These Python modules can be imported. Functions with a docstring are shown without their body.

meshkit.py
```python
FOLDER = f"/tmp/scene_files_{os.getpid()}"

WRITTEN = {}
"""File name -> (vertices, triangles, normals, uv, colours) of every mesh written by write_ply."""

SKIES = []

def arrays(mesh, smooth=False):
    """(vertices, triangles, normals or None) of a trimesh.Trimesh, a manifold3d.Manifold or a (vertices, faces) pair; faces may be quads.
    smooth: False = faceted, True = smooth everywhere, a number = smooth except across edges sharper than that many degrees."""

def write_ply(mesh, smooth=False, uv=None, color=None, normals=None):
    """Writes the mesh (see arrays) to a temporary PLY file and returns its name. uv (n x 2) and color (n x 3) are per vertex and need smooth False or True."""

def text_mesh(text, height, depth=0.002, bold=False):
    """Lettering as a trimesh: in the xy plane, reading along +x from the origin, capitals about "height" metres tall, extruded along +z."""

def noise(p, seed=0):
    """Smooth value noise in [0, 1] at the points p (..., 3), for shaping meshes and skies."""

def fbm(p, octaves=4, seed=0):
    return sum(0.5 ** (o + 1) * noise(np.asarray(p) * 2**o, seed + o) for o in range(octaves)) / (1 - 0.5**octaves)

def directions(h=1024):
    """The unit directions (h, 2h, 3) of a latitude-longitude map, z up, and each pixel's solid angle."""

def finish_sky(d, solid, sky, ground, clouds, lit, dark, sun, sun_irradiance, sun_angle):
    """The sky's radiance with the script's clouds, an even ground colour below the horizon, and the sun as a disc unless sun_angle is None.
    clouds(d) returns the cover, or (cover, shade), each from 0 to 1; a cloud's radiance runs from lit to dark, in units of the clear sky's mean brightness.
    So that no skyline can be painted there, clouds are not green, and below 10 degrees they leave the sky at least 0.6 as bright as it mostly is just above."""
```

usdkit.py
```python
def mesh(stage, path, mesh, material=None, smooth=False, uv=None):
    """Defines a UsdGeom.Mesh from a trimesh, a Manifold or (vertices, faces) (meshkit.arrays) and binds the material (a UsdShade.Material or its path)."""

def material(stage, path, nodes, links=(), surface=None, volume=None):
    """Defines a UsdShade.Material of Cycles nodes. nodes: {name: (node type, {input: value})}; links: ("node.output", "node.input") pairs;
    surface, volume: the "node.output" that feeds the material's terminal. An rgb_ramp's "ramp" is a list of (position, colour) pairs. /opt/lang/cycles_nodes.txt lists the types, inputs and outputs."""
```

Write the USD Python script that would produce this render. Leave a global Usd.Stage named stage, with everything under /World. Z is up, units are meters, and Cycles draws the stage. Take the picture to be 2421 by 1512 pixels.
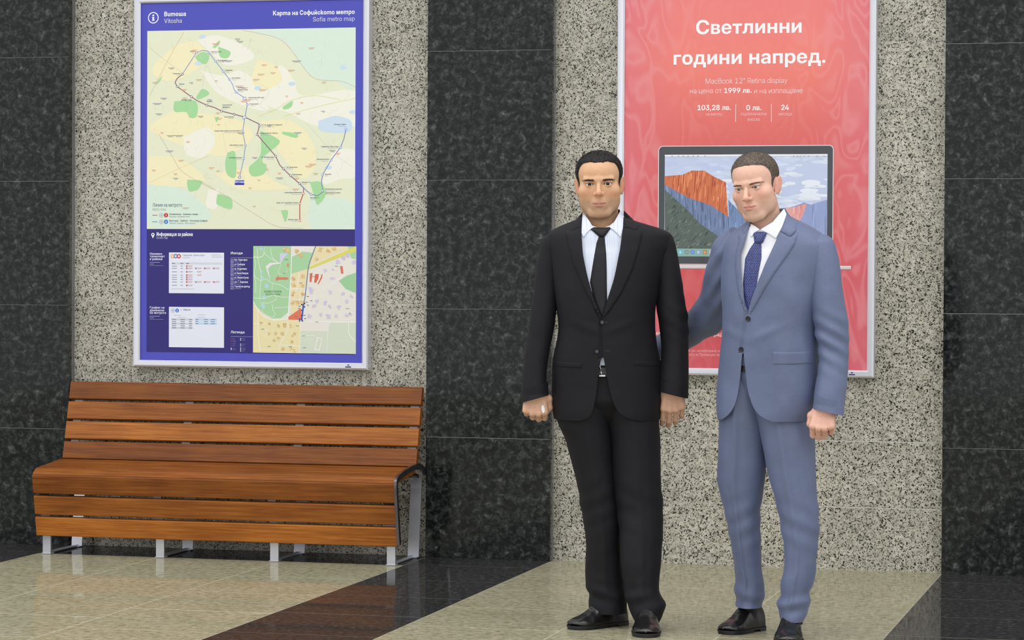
import glob, math, random
import numpy as np, trimesh, shapely, manifold3d
from shapely import affinity
from shapely.geometry import Polygon, LineString, Point, box as rect
from shapely.ops import unary_union
from pxr import Usd, UsdGeom, UsdLux, UsdShade, Gf, Sdf, Vt
import usdkit, meshkit

stage = Usd.Stage.CreateInMemory()
UsdGeom.SetStageUpAxis(stage, UsdGeom.Tokens.z)
UsdGeom.SetStageMetersPerUnit(stage, 1.0)
UsdGeom.Xform.Define(stage, '/World')
PI = math.pi

# ------------------------------------------------------------------ camera
YAW, PITCH, ROLL, EYE = -0.25071, -0.02015, 0.00525, (2.97099, -12.33043, 1.37336)
cam = UsdGeom.Camera.Define(stage, '/World/camera')
_fw = np.array([math.sin(YAW) * math.cos(PITCH), math.cos(YAW) * math.cos(PITCH), math.sin(PITCH)])
_rt = np.array([math.cos(YAW), -math.sin(YAW), 0]); _up = np.cross(_rt, _fw)
_r = _rt * math.cos(ROLL) + _up * math.sin(ROLL); _u = -_rt * math.sin(ROLL) + _up * math.cos(ROLL)
cam.AddTransformOp().Set(Gf.Matrix4d(*_r, 0, *_u, 0, *(-_fw), 0, *EYE, 1))
cam.CreateHorizontalApertureAttr(36.0)
cam.CreateFocalLengthAttr(36.0 * 6484.89 / 2421)
cam.CreateClippingRangeAttr(Gf.Vec2f(0.1, 200))
cam.CreateExposureAttr(0.42)

# ------------------------------------------------------------------ lights: hall lamps on the ceiling, the hall's own bounce, the camera flash
dome = UsdLux.DomeLight.Define(stage, '/World/hall_bounce')
dome.CreateColorAttr(Gf.Vec3f(0.96, 0.97, 1.0)); dome.CreateIntensityAttr(0.22)
def rect_light(name, loc, w, h, power, color, tilt=0):
    l = UsdLux.RectLight.Define(stage, '/World/' + name)
    l.CreateWidthAttr(w); l.CreateHeightAttr(h); l.CreateIntensityAttr(power); l.CreateColorAttr(Gf.Vec3f(*color))
    l.AddTranslateOp().Set(Gf.Vec3d(*loc)); l.AddRotateXOp().Set(tilt)
    return l
rect_light('ceiling_lamp', (0, -2.9, 4.6), 12, 0.5, 4.3, (1.0, 0.985, 0.985))
rect_light('ceiling_lamp_001', (0, -5.6, 4.6), 12, 0.5, 4.3, (1.0, 0.985, 0.985))
rect_light('ceiling_lamp_002', (0, -8.6, 4.6), 12, 0.5, 4.3, (1.0, 0.985, 0.985))
flash = UsdLux.DiskLight.Define(stage, '/World/camera_flash')
flash.CreateRadiusAttr(0.05); flash.CreateIntensityAttr(1900.0); flash.CreateColorAttr(Gf.Vec3f(0.97, 0.98, 1.0))
flash.AddTransformOp().Set(Gf.Matrix4d(*_rt, 0, *np.cross(_rt, _fw), 0, *(-_fw), 0, EYE[0] - .02, EYE[1] + .05, EYE[2] + .20, 1))

# ------------------------------------------------------------------ helpers: prims
def lin(*c):
    c = np.array(c if len(c) > 1 else c[0], float) / 255
    return tuple(np.where(c <= .04045, c / 12.92, ((c + .055) / 1.055) ** 2.4))
_used = {}
def path_for(name, parent='/World'):
    k = (str(parent), name); n = _used.get(k, 0); _used[k] = n + 1
    return f'{parent}/{name}' + (f'_{n:03d}' if n else '')
def tag(prim, label=None, category=None, group=None, kind=None):
    for k, v in (('label', label), ('category', category), ('group', group), ('kind', kind)):
        if v: prim.SetCustomDataByKey(k, v)
    return prim
def thing(name, label, category, loc=(0, 0, 0), rotz=0.0, group=None, kind=None):
    x = UsdGeom.Xform.Define(stage, path_for(name))
    x.AddTranslateOp().Set(Gf.Vec3d(*map(float, loc)))
    if rotz: x.AddRotateZOp().Set(math.degrees(rotz))
    return tag(x.GetPrim(), label, category, group, kind)
def part(parent, name, mesh, mat, smooth=False, tint=None, label=None, kind=None, loc=None):
    p = path_for(name, parent.GetPath() if parent else '/World')
    m = usdkit.mesh(stage, p, mesh, mat, smooth)
    if tint is not None:
        UsdGeom.PrimvarsAPI(m).CreatePrimvar('tint', Sdf.ValueTypeNames.Color3fArray, 'vertex').Set(Vt.Vec3fArray.FromNumpy(np.asarray(tint, np.float32)))
    if loc is not None: m.AddTranslateOp().Set(Gf.Vec3d(*map(float, loc)))
    return tag(m.GetPrim(), label=label, kind=kind)
def curves(parent, name, strands, radius, mat, kind=None):
    """strands: (n, k, 3) polylines"""
    s = np.asarray(strands, np.float32); n, k, _ = s.shape
    c = UsdGeom.BasisCurves.Define(stage, path_for(name, parent.GetPath()))
    c.CreateTypeAttr('linear'); c.CreatePointsAttr(Vt.Vec3fArray.FromNumpy(s.reshape(-1, 3)))
    c.CreateCurveVertexCountsAttr(Vt.IntArray.FromNumpy(np.full(n, k, np.int32)))
    w = np.tile(np.linspace(1, .35, k), n) * 2 * radius
    c.CreateWidthsAttr(Vt.FloatArray.FromNumpy(w.astype(np.float32))); c.SetWidthsInterpolation('vertex')
    UsdShade.MaterialBindingAPI.Apply(c.GetPrim()).Bind(mat)
    return tag(c.GetPrim(), kind=kind)
MATS = {}
def mat(name, nodes, links=(), surface='p.BSDF'):
    MATS[name] = usdkit.material(stage, '/World/Looks/' + name, nodes, links, surface); return MATS[name]

# ------------------------------------------------------------------ helpers: shapes
_cb = trimesh.PointCloud([[sx * (1 - cx), sy * (1 - cy), sz * (1 - cz)] for sx in (-1, 1) for sy in (-1, 1) for sz in (-1, 1)
                          for cx, cy, cz in ((.1, .1, 0), (.1, 0, .1), (0, .1, .1))]).convex_hull
def slab(x0, x1, y0, y1, z0, z1, c=.001):
    """a box with chamfered edges"""
    v = np.array(_cb.vertices); h = np.array([x1 - x0, y1 - y0, z1 - z0]) / 2; ctr = np.array([x0 + x1, y0 + y1, z0 + z1]) / 2
    cc = np.minimum(c, h * .45)
    v = np.where(np.abs(v) > .95, np.sign(v) * h, np.sign(v) * (h - cc)) + ctr
    return trimesh.Trimesh(v, _cb.faces.copy(), process=False)
def join(*ms):
    ms = [m for q in ms for m in (q if isinstance(q, (list, tuple)) else [q])]
    return trimesh.util.concatenate(ms)
def extrude_x(poly, x0, x1):
    """polygon in (y, z) swept along x"""
    m = trimesh.creation.extrude_polygon(poly, x1 - x0, engine='earcut')
    v = m.vertices; m.vertices = np.stack([v[:, 2] + x0, v[:, 0], v[:, 1]], 1); return m
def xz_prism(poly, y0, y1):
    """polygon in (x, z), solid from y0 (front) to y1 (behind)"""
    m = trimesh.creation.extrude_polygon(poly, y1 - y0, engine='earcut')
    v = m.vertices; m = trimesh.Trimesh(np.stack([v[:, 0], v[:, 2] + y0, v[:, 1]], 1), m.faces[:, ::-1], process=False); return m
def tube(points, radius, sides=8, cap=True):
    p = np.asarray(points, float); n = len(p)
    rad = np.broadcast_to(radius, (n,))
    t = np.gradient(p, axis=0); t /= np.linalg.norm(t, axis=1, keepdims=True)
    ref = np.array([0, 0, 1.0]) if abs(t[:, 2]).mean() < .8 else np.array([0, 1.0, 0])
    a = np.cross(t, ref); a /= np.linalg.norm(a, axis=1, keepdims=True); b = np.cross(t, a)
    ang = np.arange(sides) * 2 * PI / sides
    v = p[:, None] + rad[:, None, None] * (np.cos(ang)[None, :, None] * a[:, None] + np.sin(ang)[None, :, None] * b[:, None])
    return ring_mesh(v, cap)
def ring_mesh(rings, cap=True, closed=True):
    """rings (n, k, 3): quads between successive rings, fans over both ends"""
    r = np.asarray(rings, float); n, k, _ = r.shape
    i, j = np.meshgrid(np.arange(n - 1), np.arange(k if closed else k - 1), indexing='ij'); j2 = (j + 1) % k
    a, b, c, d = i * k + j, i * k + j2, (i + 1) * k + j2, (i + 1) * k + j
    f = np.vstack([np.stack([a, b, c], -1).reshape(-1, 3), np.stack([a, c, d], -1).reshape(-1, 3)]); v = r.reshape(-1, 3)
    if cap and closed:
        v = np.vstack([v, r[0].mean(0), r[-1].mean(0)]); q = np.arange(k); q2 = (q + 1) % k
        f = np.vstack([f, np.stack([q2, q, np.full(k, n * k)], 1), np.stack([(n - 1) * k + q, (n - 1) * k + q2, np.full(k, n * k + 1)], 1)])
    m = trimesh.Trimesh(v, f, process=False)
    if cap and closed and m.volume < 0: m.invert()
    return m
def smooth_line(pts, n=8):
    """Catmull-Rom through the points"""
    p = np.asarray(pts, float); q = np.vstack([2 * p[0] - p[1], p, 2 * p[-1] - p[-2]]); out = []
    for i in range(len(p) - 1):
        a, b, c, d = q[i:i + 4]
        for t in np.linspace(0, 1, n, endpoint=False):
            out.append(.5 * (2 * b + (c - a) * t + (2 * a - 5 * b + 4 * c - d) * t * t + (3 * b - a - 3 * c + d) * t ** 3))
    return np.array(out + [p[-1]])

# ------------------------------------------------------------------ helpers: lettering and flat print
FONT = glob.glob('/opt/blender-*/*/datafiles/fonts/Inter.woff2')[0]
_glyph = {}
def glyphs(text, weight=400, res=64):
    """text as a shapely shape, capitals 1 tall, baseline at 0, from x = 0; also its width"""
    key = (text, weight, res)
    if key not in _glyph:
        from PIL import Image, ImageDraw, ImageFont
        font = ImageFont.truetype(FONT, res); font.set_variation_by_axes([28 if res > 40 else 14, weight])
        x0, y0, x1, y1 = font.getbbox(text, anchor='ls')
        im = Image.new('L', (x1 - x0 + 8, y1 - y0 + 8)); ImageDraw.Draw(im).text((4 - x0, 4 - y0), text, 255, font, anchor='ls')
        on = np.pad(np.asarray(im) > 120, ((0, 0), (1, 1))).astype(np.int8)
        rows, st = np.nonzero(np.diff(on, axis=1) == 1); en = np.nonzero(np.diff(on, axis=1) == -1)[1]
        sh = shapely.union_all(shapely.box(st, -rows - 1, en, -rows)).buffer(.55).buffer(-.55).simplify(.9 if res > 150 else .6 if res > 40 else .35)
        s = 1 / (.727 * res)
        _glyph[key] = affinity.affine_transform(sh, [s, 0, 0, s, -4 * s, (4 - y0) * s]), (x1 - x0) * s
    return _glyph[key]
def text_shape(text, x, z, cap, weight=400, align='l', res=64, width=None):
    g, w = glyphs(text, weight, res)
    sx = cap if width is None else width / w
    dx = {'l': 0, 'c': -w * sx / 2, 'r': -w * sx}[align]
    return affinity.affine_transform(g, [sx, 0, 0, cap, x + dx, z])
class Print:
    """flat ink: polygons in (x, z), each on its own thin layer in front of y = 0, coloured per vertex"""
    def __init__(self, y=0.0, step=.00012): self.y, self.step, self.v, self.f, self.c, self.n, self.taken = y, step, [], [], [], 0, {}
    def sub(self, g, layer):
        """shapes of one layer that touch lie a hair apart"""
        b = np.array(g.bounds); seen = self.taken.setdefault(layer, [])
        over = [s for q, s in seen if q[0] < b[2] and q[2] > b[0] and q[1] < b[3] and q[3] > b[1]]
        s = (max(over) + 1) % 9 if over else 0
        seen.append((b, s)); return s * .1
    def add(self, shape, color, layer):
        color = lin(color)
        for g in getattr(shape, 'geoms', [shape]):
            if g.is_empty or g.geom_type != 'Polygon' or g.area < 1e-9: continue
            v, f = trimesh.creation.triangulate_polygon(g, engine='earcut')
            if len(f) == 0: continue
            v = np.asarray(v); f = np.asarray(f); y = self.y - (layer + self.sub(g, layer)) * self.step
            a = v[f[:, 0]]; b = v[f[:, 1]]; c = v[f[:, 2]]
            neg = ((b[:, 0] - a[:, 0]) * (c[:, 1] - a[:, 1]) - (b[:, 1] - a[:, 1]) * (c[:, 0] - a[:, 0])) < 0
            f[neg] = f[neg][:, ::-1]
            self.v.append(np.stack([v[:, 0], np.full(len(v), y), v[:, 1]], 1)); self.f.append(f + self.n); self.n += len(v)
            self.c.append(np.tile(color, (len(v), 1)))
        return self
    def line(self, pts, w, color, layer, smooth=False):
        p = smooth_line(pts) if smooth else pts
        return self.add(LineString(p).buffer(w / 2, cap_style='flat', join_style='round', quad_segs=2), color, layer)
    def text(self, t, x, z, cap, color, layer, weight=400, align='l', res=64, width=None):
        return self.add(text_shape(t, x, z, cap, weight, align, res, width), color, layer)
    def build(self, parent, name, material, label=None, kind=None):
        return part(parent, name, trimesh.Trimesh(np.vstack(self.v), np.vstack(self.f), process=False), material, tint=np.vstack(self.c), label=label, kind=kind)

# ------------------------------------------------------------------ materials of the hall
T = ('texture_coordinate', {})
def stone(name, nodes, links, rough=.12, spec=.5, extra=None):
    nodes = {'t': T, 'oi': ('object_info', {}), **nodes, 'p': ('principled_bsdf', {'roughness': rough, 'specular_ior_level': spec, **(extra or {})})}
    return mat(name, nodes, links)
# light granite with short dark flecks
mat('light_granite', {
    't': T, 'oi': ('object_info', {}), 'sh': ('math', {'math_type': 'multiply', 'value2': 37.0}), 'cb': ('combine_xyz', {}), 'ad': ('mix', {'mix_type': 'add', 'fac': 1.0}),
    'n1': ('noise_texture', {'scale': 135.0, 'detail': 1.5, 'roughness': .55, 'distortion': 1.1}),
    'r1': ('rgb_ramp', {'ramp': [(0, (.03, .035, .032)), (.37, (.04, .047, .042)), (.425, (.22, .22, .2)), (.46, (1, 1, 1)), (1, (1, 1, 1))]}),
    'n2': ('noise_texture', {'scale': 42.0, 'detail': 3.0, 'roughness': .6}),
    'r2': ('rgb_ramp', {'ramp': [(.3, lin(166, 162, 148)), (.5, lin(195, 191, 177)), (.7, lin(215, 211, 198))]}),
    'n3': ('noise_texture', {'scale': 3.5, 'detail': 2.0}), 'r3': ('rgb_ramp', {'ramp': [(.3, (.80, .80, .78)), (.7, (1.0, .99, .97))]}),
    'm1': ('mix', {'mix_type': 'multiply', 'fac': 1.0}), 'm2': ('mix', {'mix_type': 'multiply', 'fac': 1.0}),
    'p': ('principled_bsdf', {'roughness': .16, 'specular_ior_level': .35})},
    [('oi.random', 'sh.value1'), ('sh.value', 'cb.x'), ('sh.value', 'cb.z'), ('t.object', 'ad.color1'), ('cb.vector', 'ad.color2'),
     ('ad.color', 'n1.vector'), ('ad.color', 'n2.vector'), ('ad.color', 'n3.vector'), ('n1.fac', 'r1.fac'), ('n2.fac', 'r2.fac'), ('n3.fac', 'r3.fac'),
     ('r1.color', 'm1.color1'), ('r2.color', 'm1.color2'), ('m1.color', 'm2.color1'), ('r3.color', 'm2.color2'), ('m2.color', 'p.base_color')])
# dark polished granite with grey-green feldspar blotches and a few bright crystals
def dark_stone(name, lo, mid, hi, rough, spec):
    mat(name, {
        't': T, 'oi': ('object_info', {}), 'sh': ('math', {'math_type': 'multiply', 'value2': 51.0}), 'cb': ('combine_xyz', {}), 'ad': ('mix', {'mix_type': 'add', 'fac': 1.0}),
        'n1': ('noise_texture', {'scale': 30.0, 'detail': 5.0, 'roughness': .68, 'distortion': .5}),
        'r1': ('rgb_ramp', {'ramp': [(.30, lo), (.47, mid), (.60, hi), (.72, tuple(3.0 * q for q in hi))]}),
        'v': ('noise_texture', {'scale': 75.0, 'detail': 3.0, 'roughness': .6}), 'r2': ('rgb_ramp', {'ramp': [(.3, (.6, .6, .6)), (.55, (1, 1, 1)), (.66, (1.5, 1.5, 1.5)), (.74, (4.0, 4.1, 4.0))]}),
        'm1': ('mix', {'mix_type': 'multiply', 'fac': 1.0}),
        'p': ('principled_bsdf', {'roughness': rough, 'specular_ior_level': spec})},
        [('oi.random', 'sh.value1'), ('sh.value', 'cb.x'), ('sh.value', 'cb.z'), ('t.object', 'ad.color1'), ('cb.vector', 'ad.color2'),
         ('ad.color', 'n1.vector'), ('ad.color', 'v.vector'), ('n1.fac', 'r1.fac'), ('v.fac', 'r2.fac'),
         ('r1.color', 'm1.color1'), ('r2.color', 'm1.color2'), ('m1.color', 'p.base_color')])
dark_stone('dark_granite', lin(14, 16, 16), lin(29, 32, 31), lin(56, 60, 58), .07, .30)
# floor stone: matt-mineral body under a polish whose mirror grows only modestly towards grazing views
def floor_stone(name, nodes, links, out, refl):
    mat(name, {'t': T, 'oi': ('object_info', {}), 'sh': ('math', {'math_type': 'multiply', 'value2': 23.0}), 'cb': ('combine_xyz', {}), 'ad': ('mix', {'mix_type': 'add', 'fac': 1.0}), **nodes,
               'd': ('diffuse_bsdf', {}), 'g': ('glossy_bsdf', {'color': (1, 1, 1), 'roughness': .045}), 'lw': ('layer_weight', {'blend': .5}),
               'fr': ('map_range', {'from_min': .3, 'from_max': 1.0, 'to_min': .04, 'to_max': refl, 'clamp': True}), 'x': ('mix_closure', {})},
        [('oi.random', 'sh.value1'), ('sh.value', 'cb.x'), ('sh.value', 'cb.y'), ('t.object', 'ad.color1'), ('cb.vector', 'ad.color2'), *links,
         (out, 'd.color'), ('lw.facing', 'fr.value'), ('fr.result', 'x.fac'), ('d.BSDF', 'x.closure1'), ('g.BSDF', 'x.closure2')], surface='x.closure')
floor_stone('beige_floor_stone', {
    'n1': ('noise_texture', {'scale': 34.0, 'detail': 5.0, 'roughness': .7}),
    'r1': ('rgb_ramp', {'ramp': [(.28, lin(104, 100, 78)), (.42, lin(154, 150, 122)), (.58, lin(178, 174, 147)), (.75, lin(202, 199, 176))]}),
    'n2': ('noise_texture', {'scale': 5.0, 'detail': 3.0}), 'r2': ('rgb_ramp', {'ramp': [(.3, (.86, .86, .82)), (.7, (1, 1, 1))]}),
    'm1': ('mix', {'mix_type': 'multiply', 'fac': 1.0})},
    [('ad.color', 'n1.vector'), ('ad.color', 'n2.vector'), ('n1.fac', 'r1.fac'), ('n2.fac', 'r2.fac'), ('r1.color', 'm1.color1'), ('r2.color', 'm1.color2')], 'm1.color', .30)
floor_stone('dark_floor_stone', {
    'n1': ('noise_texture', {'scale': 40.0, 'detail': 5.0, 'roughness': .7}),
    'r1': ('rgb_ramp', {'ramp': [(.3, lin(30, 30, 30)), (.55, lin(56, 56, 55)), (.75, lin(98, 98, 96))]})},
    [('ad.color', 'n1.vector'), ('n1.fac', 'r1.fac')], 'r1.color', .30)
mat('return_stone', {'p': ('principled_bsdf', {'base_color': lin(112, 112, 114), 'roughness': .12, 'specular_ior_level': .5})})  # reflection of the light granite put into the grey of the dark returns
mat('grout', {'p': ('principled_bsdf', {'base_color': lin(196, 192, 168), 'roughness': .6})})
mat('joint_mortar', {'p': ('principled_bsdf', {'base_color': lin(205, 202, 195), 'roughness': .7})})
mat('dark_grout', {'p': ('principled_bsdf', {'base_color': lin(92, 90, 86), 'roughness': .5})})
mat('dark_joint', {'p': ('principled_bsdf', {'base_color': lin(120, 122, 120), 'roughness': .6})})

# ------------------------------------------------------------------ the setting: wall of granite bays between dark granite pillars
BAY = .0644            # how far the light bays lie behind the pillar faces
SEAM = .566            # first pillar joint above the floor, then every 0.6
TOP = 3.6
wall = thing('wall_back', None, None, kind='structure')
part(wall, 'backing', slab(-6.6, 6.0, BAY + .0012, BAY + .2, -.02, TOP, .002), MATS['joint_mortar'])
rng = random.Random(7)
pillars = [(-5.4, -4.8), (-3.0, -2.4), (-.6, 0.0), (1.8, 2.4), (4.2, 4.8)]
bays = [(-4.8, -3.0), (-2.4, -.6), (0.0, 1.8), (2.4, 4.2)]
for a, b in pillars:
    part(wall, 'pillar_core', slab(a + .004, b - .004, .0014, BAY + .02, 0, TOP, .001), MATS['dark_joint'])
    zs = [0] + [SEAM + .6 * k for k in range(6)]
    for z0, z1 in zip(zs[:-1], zs[1:]):
        part(wall, 'dark_granite_panel', slab(a, b, rng.uniform(-.0006, .0006), .030, z0 + .0012, z1 - .0012, .0012), MATS['dark_granite'])
        for s in (a, b):      # the narrow returns of the pillar
            part(wall, 'pillar_return', slab(s - .001 if s == b else s, s if s == b else s + .001, .0305, BAY + .006, z0 + .001, z1 - .001, .0006), MATS['return_stone'])
for a, b in bays:
    z = 0.0; k = 0
    hs = [.285] + [.3] * 11
    for h in hs:
        off = 0 if k % 2 else .3
        xs = [a] + [a + off + .6 * q for q in range(4) if a + .02 < a + off + .6 * q < b - .02] + [b]
        for x0, x1 in zip(xs[:-1], xs[1:]):
            part(wall, 'light_granite_tile', slab(x0 + .0009, x1 - .0009, BAY + rng.uniform(-.0004, .0004), BAY + .0205, z + .0009, z + h - (.0032 if a == 0 and k < 2 and x1 > 1.2 else .0009), .0009), MATS['light_granite'])
        z += h; k += 1

# ------------------------------------------------------------------ the setting: floor
floor = thing('floor', None, None, kind='structure')
part(floor, 'screed', slab(-9, 9, -16, BAY + .1, -.06, -.0004, .001), MATS['grout'])
far = []; far_dark = []
def floor_tile(x0, x1, y0, y1, dark):
    g = .0022
    m = slab(x0 + g, x1 - g, y0 + g * 1.15, y1 - g * 1.15, -.02, rng.uniform(-.0001, .0001), .0006)
    if -3.7 < (x0 + x1) / 2 < 3.0 and y1 > -3.9:
        part(floor, 'dark_floor_tile' if dark else 'beige_floor_tile', m, MATS['dark_floor_stone' if dark else 'beige_floor_stone'])
    else: (far_dark if dark else far).append(m)
def column(x0, x1, y, first, dark):
    """0.6 m tiles laid from the wall towards the viewer; neighbouring columns are offset by half a tile"""
    d = first; n = 0
    while y > -15:
        floor_tile(x0, x1, y - d, y, dark); y -= d; d = .6
for a, b in pillars:
    part(floor, 'dark_screed', slab(a, b, -10, BAY, -.03, -.0003, .0001), MATS['dark_grout'])
    column(a, b, 0.0, .3, True)
for a, b in bays + [(-7.2, -5.4), (4.8, 6.6)]:
    for q in range(3):
        x0, x1 = a + .6 * q, a + .6 * q + .6
        if a == -2.4:         # the bay with the bench has a dark border stone along the wall
            floor_tile(x0, x1, -.355, BAY, True); column(x0, x1, -.355, .3 if q % 2 else .6, False)
        else: column(x0, x1, BAY, .3 if q % 2 else .6, False)
part(floor, 'beige_floor_tiles_beyond', join(far), MATS['beige_floor_stone'], kind='stuff')
part(floor, 'dark_floor_tiles_beyond', join(far_dark), MATS['dark_floor_stone'], kind='stuff')

# ------------------------------------------------------------------ bench
def wood(name, k):
    mat(name, {
        't': T, 'oi': ('object_info', {}), 'sh': ('math', {'math_type': 'multiply', 'value2': 13.0}), 'cb': ('combine_xyz', {}), 'ad': ('mix', {'mix_type': 'add', 'fac': 1.0}),
        'mp': ('mapping', {'scale': (1.6, 40.0, 40.0)}), 'n1': ('noise_texture', {'scale': 2.2, 'detail': 6.0, 'roughness': .62, 'distortion': .4}),
        'r1': ('rgb_ramp', {'ramp': [(.2, lin(126, 68, 20)), (.45, lin(166, 98, 36)), (.6, lin(184, 114, 46)), (.8, lin(200, 132, 60))]}),
        'mp2': ('mapping', {'scale': (3.0, 260.0, 260.0)}), 'n2': ('noise_texture', {'scale': 1.0, 'detail': 3.0}), 'r2': ('rgb_ramp', {'ramp': [(.3, (.72, .70, .66)), (.6, (1, 1, 1))]}),
        'n3': ('noise_texture', {'scale': 4.0, 'detail': 2.0}), 'r3': ('rgb_ramp', {'ramp': [(.32, (.80, .76, .70)), (.62, (1, 1, 1))]}),
        'tone': ('rgb_ramp', {'ramp': [(0, tuple(.9 * q for q in k)), (1, tuple(1.08 * q for q in k))]}),
        'm1': ('mix', {'mix_type': 'multiply', 'fac': 1.0}), 'm2': ('mix', {'mix_type': 'multiply', 'fac': 1.0}), 'm3': ('mix', {'mix_type': 'multiply', 'fac': 1.0}),
        'b': ('bump', {'strength': .35, 'distance': .0015}),
        'p': ('principled_bsdf', {'roughness': .46, 'specular_ior_level': .28, 'coat_weight': .06, 'coat_roughness': .2})},
        [('oi.random', 'sh.value1'), ('sh.value', 'cb.x'), ('sh.value', 'cb.y'), ('t.object', 'ad.color1'), ('cb.vector', 'ad.color2'), ('ad.color', 'mp.vector'), ('ad.color', 'mp2.vector'), ('ad.color', 'n3.vector'),
         ('mp.vector', 'n1.vector'), ('mp2.vector', 'n2.vector'), ('n1.fac', 'r1.fac'), ('n2.fac', 'r2.fac'), ('n3.fac', 'r3.fac'), ('oi.random', 'tone.fac'),
         ('r1.color', 'm1.color1'), ('r2.color', 'm1.color2'), ('m1.color', 'm2.color1'), ('r3.color', 'm2.color2'), ('m2.color', 'm3.color1'), ('tone.color', 'm3.color2'),
         ('n2.fac', 'b.height'), ('b.normal', 'p.normal'), ('m3.color', 'p.base_color')])
wood('dark_wood', (.58, .52, .42)); wood('mid_wood', (.80, .75, .66)); wood('light_wood', (1.10, 1.10, 1.0))
mat('brushed_steel', {'p': ('principled_bsdf', {'base_color': lin(208, 210, 216), 'metallic': .75, 'roughness': .34})})
mat('dark_steel', {'p': ('principled_bsdf', {'base_color': lin(112, 106, 112), 'metallic': .9, 'roughness': .16})})
bench = thing('bench', 'long varnished wooden slat bench with steel supports against the granite wall', 'bench', (-2.385, 0, 0))
BL = 1.77
def slat(y0, z0, y1, z1, th=.030):
    """plank whose visible face runs from (y0, z0) to (y1, z1); the body lies to the left of that direction"""
    d = np.array([y1 - y0, z1 - z0]); ln = np.hypot(*d); d /= ln; n = np.array([-d[1], d[0]])
    r = rect(0, 0, ln, th).buffer(-.006).buffer(.006, quad_segs=3)
    c = np.array(r.exterior.coords)[:-1]
    return extrude_x(Polygon([(y0 + d[0] * u + n[0] * w, z0 + d[1] * u + n[1] * w) for u, w in c]), 0, BL)
def slat_row(name, a, b, n, gap, tones, th=.03):
    a, b = np.array(a), np.array(b); L = np.hypot(*(b - a)); d = (b - a) / L; w = (L - gap * (n - 1)) / n
    for k in range(n):
        p = a + d * k * (w + gap); q = p + d * w
        part(bench, name, slat(*p, *q, th), MATS[tones[k] + '_wood'], smooth=35)
slat_row('backrest_slat', (-.012, .800), (-.112, .432), 4, .011, ('dark', 'mid', 'light', 'dark'))      # top down: body behind
slat_row('seat_slat', (-.128, .432), (-.415, .408), 3, .006, ('mid', 'mid', 'mid'))
part(bench, 'seat_edge_slat', slat(-.420, .407, -.455, .384, .028), MATS['mid_wood'], smooth=35)
slat_row('front_slat', (-.462, .378), (-.408, .088), 3, .012, ('dark', 'mid', 'light'))
def bar(pts, th, x0, x1): return extrude_x(LineString(pts).buffer(th / 2, cap_style='flat', join_style='round', quad_segs=4), x0, x1)
arch = [(-.372, .004), (-.374, .10), (-.395, .22), (-.420, .345), (-.408, .366), (-.380, .374), (-.25, .388), (-.125, .396), (-.05, .392), (-.002, .378)]
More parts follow.
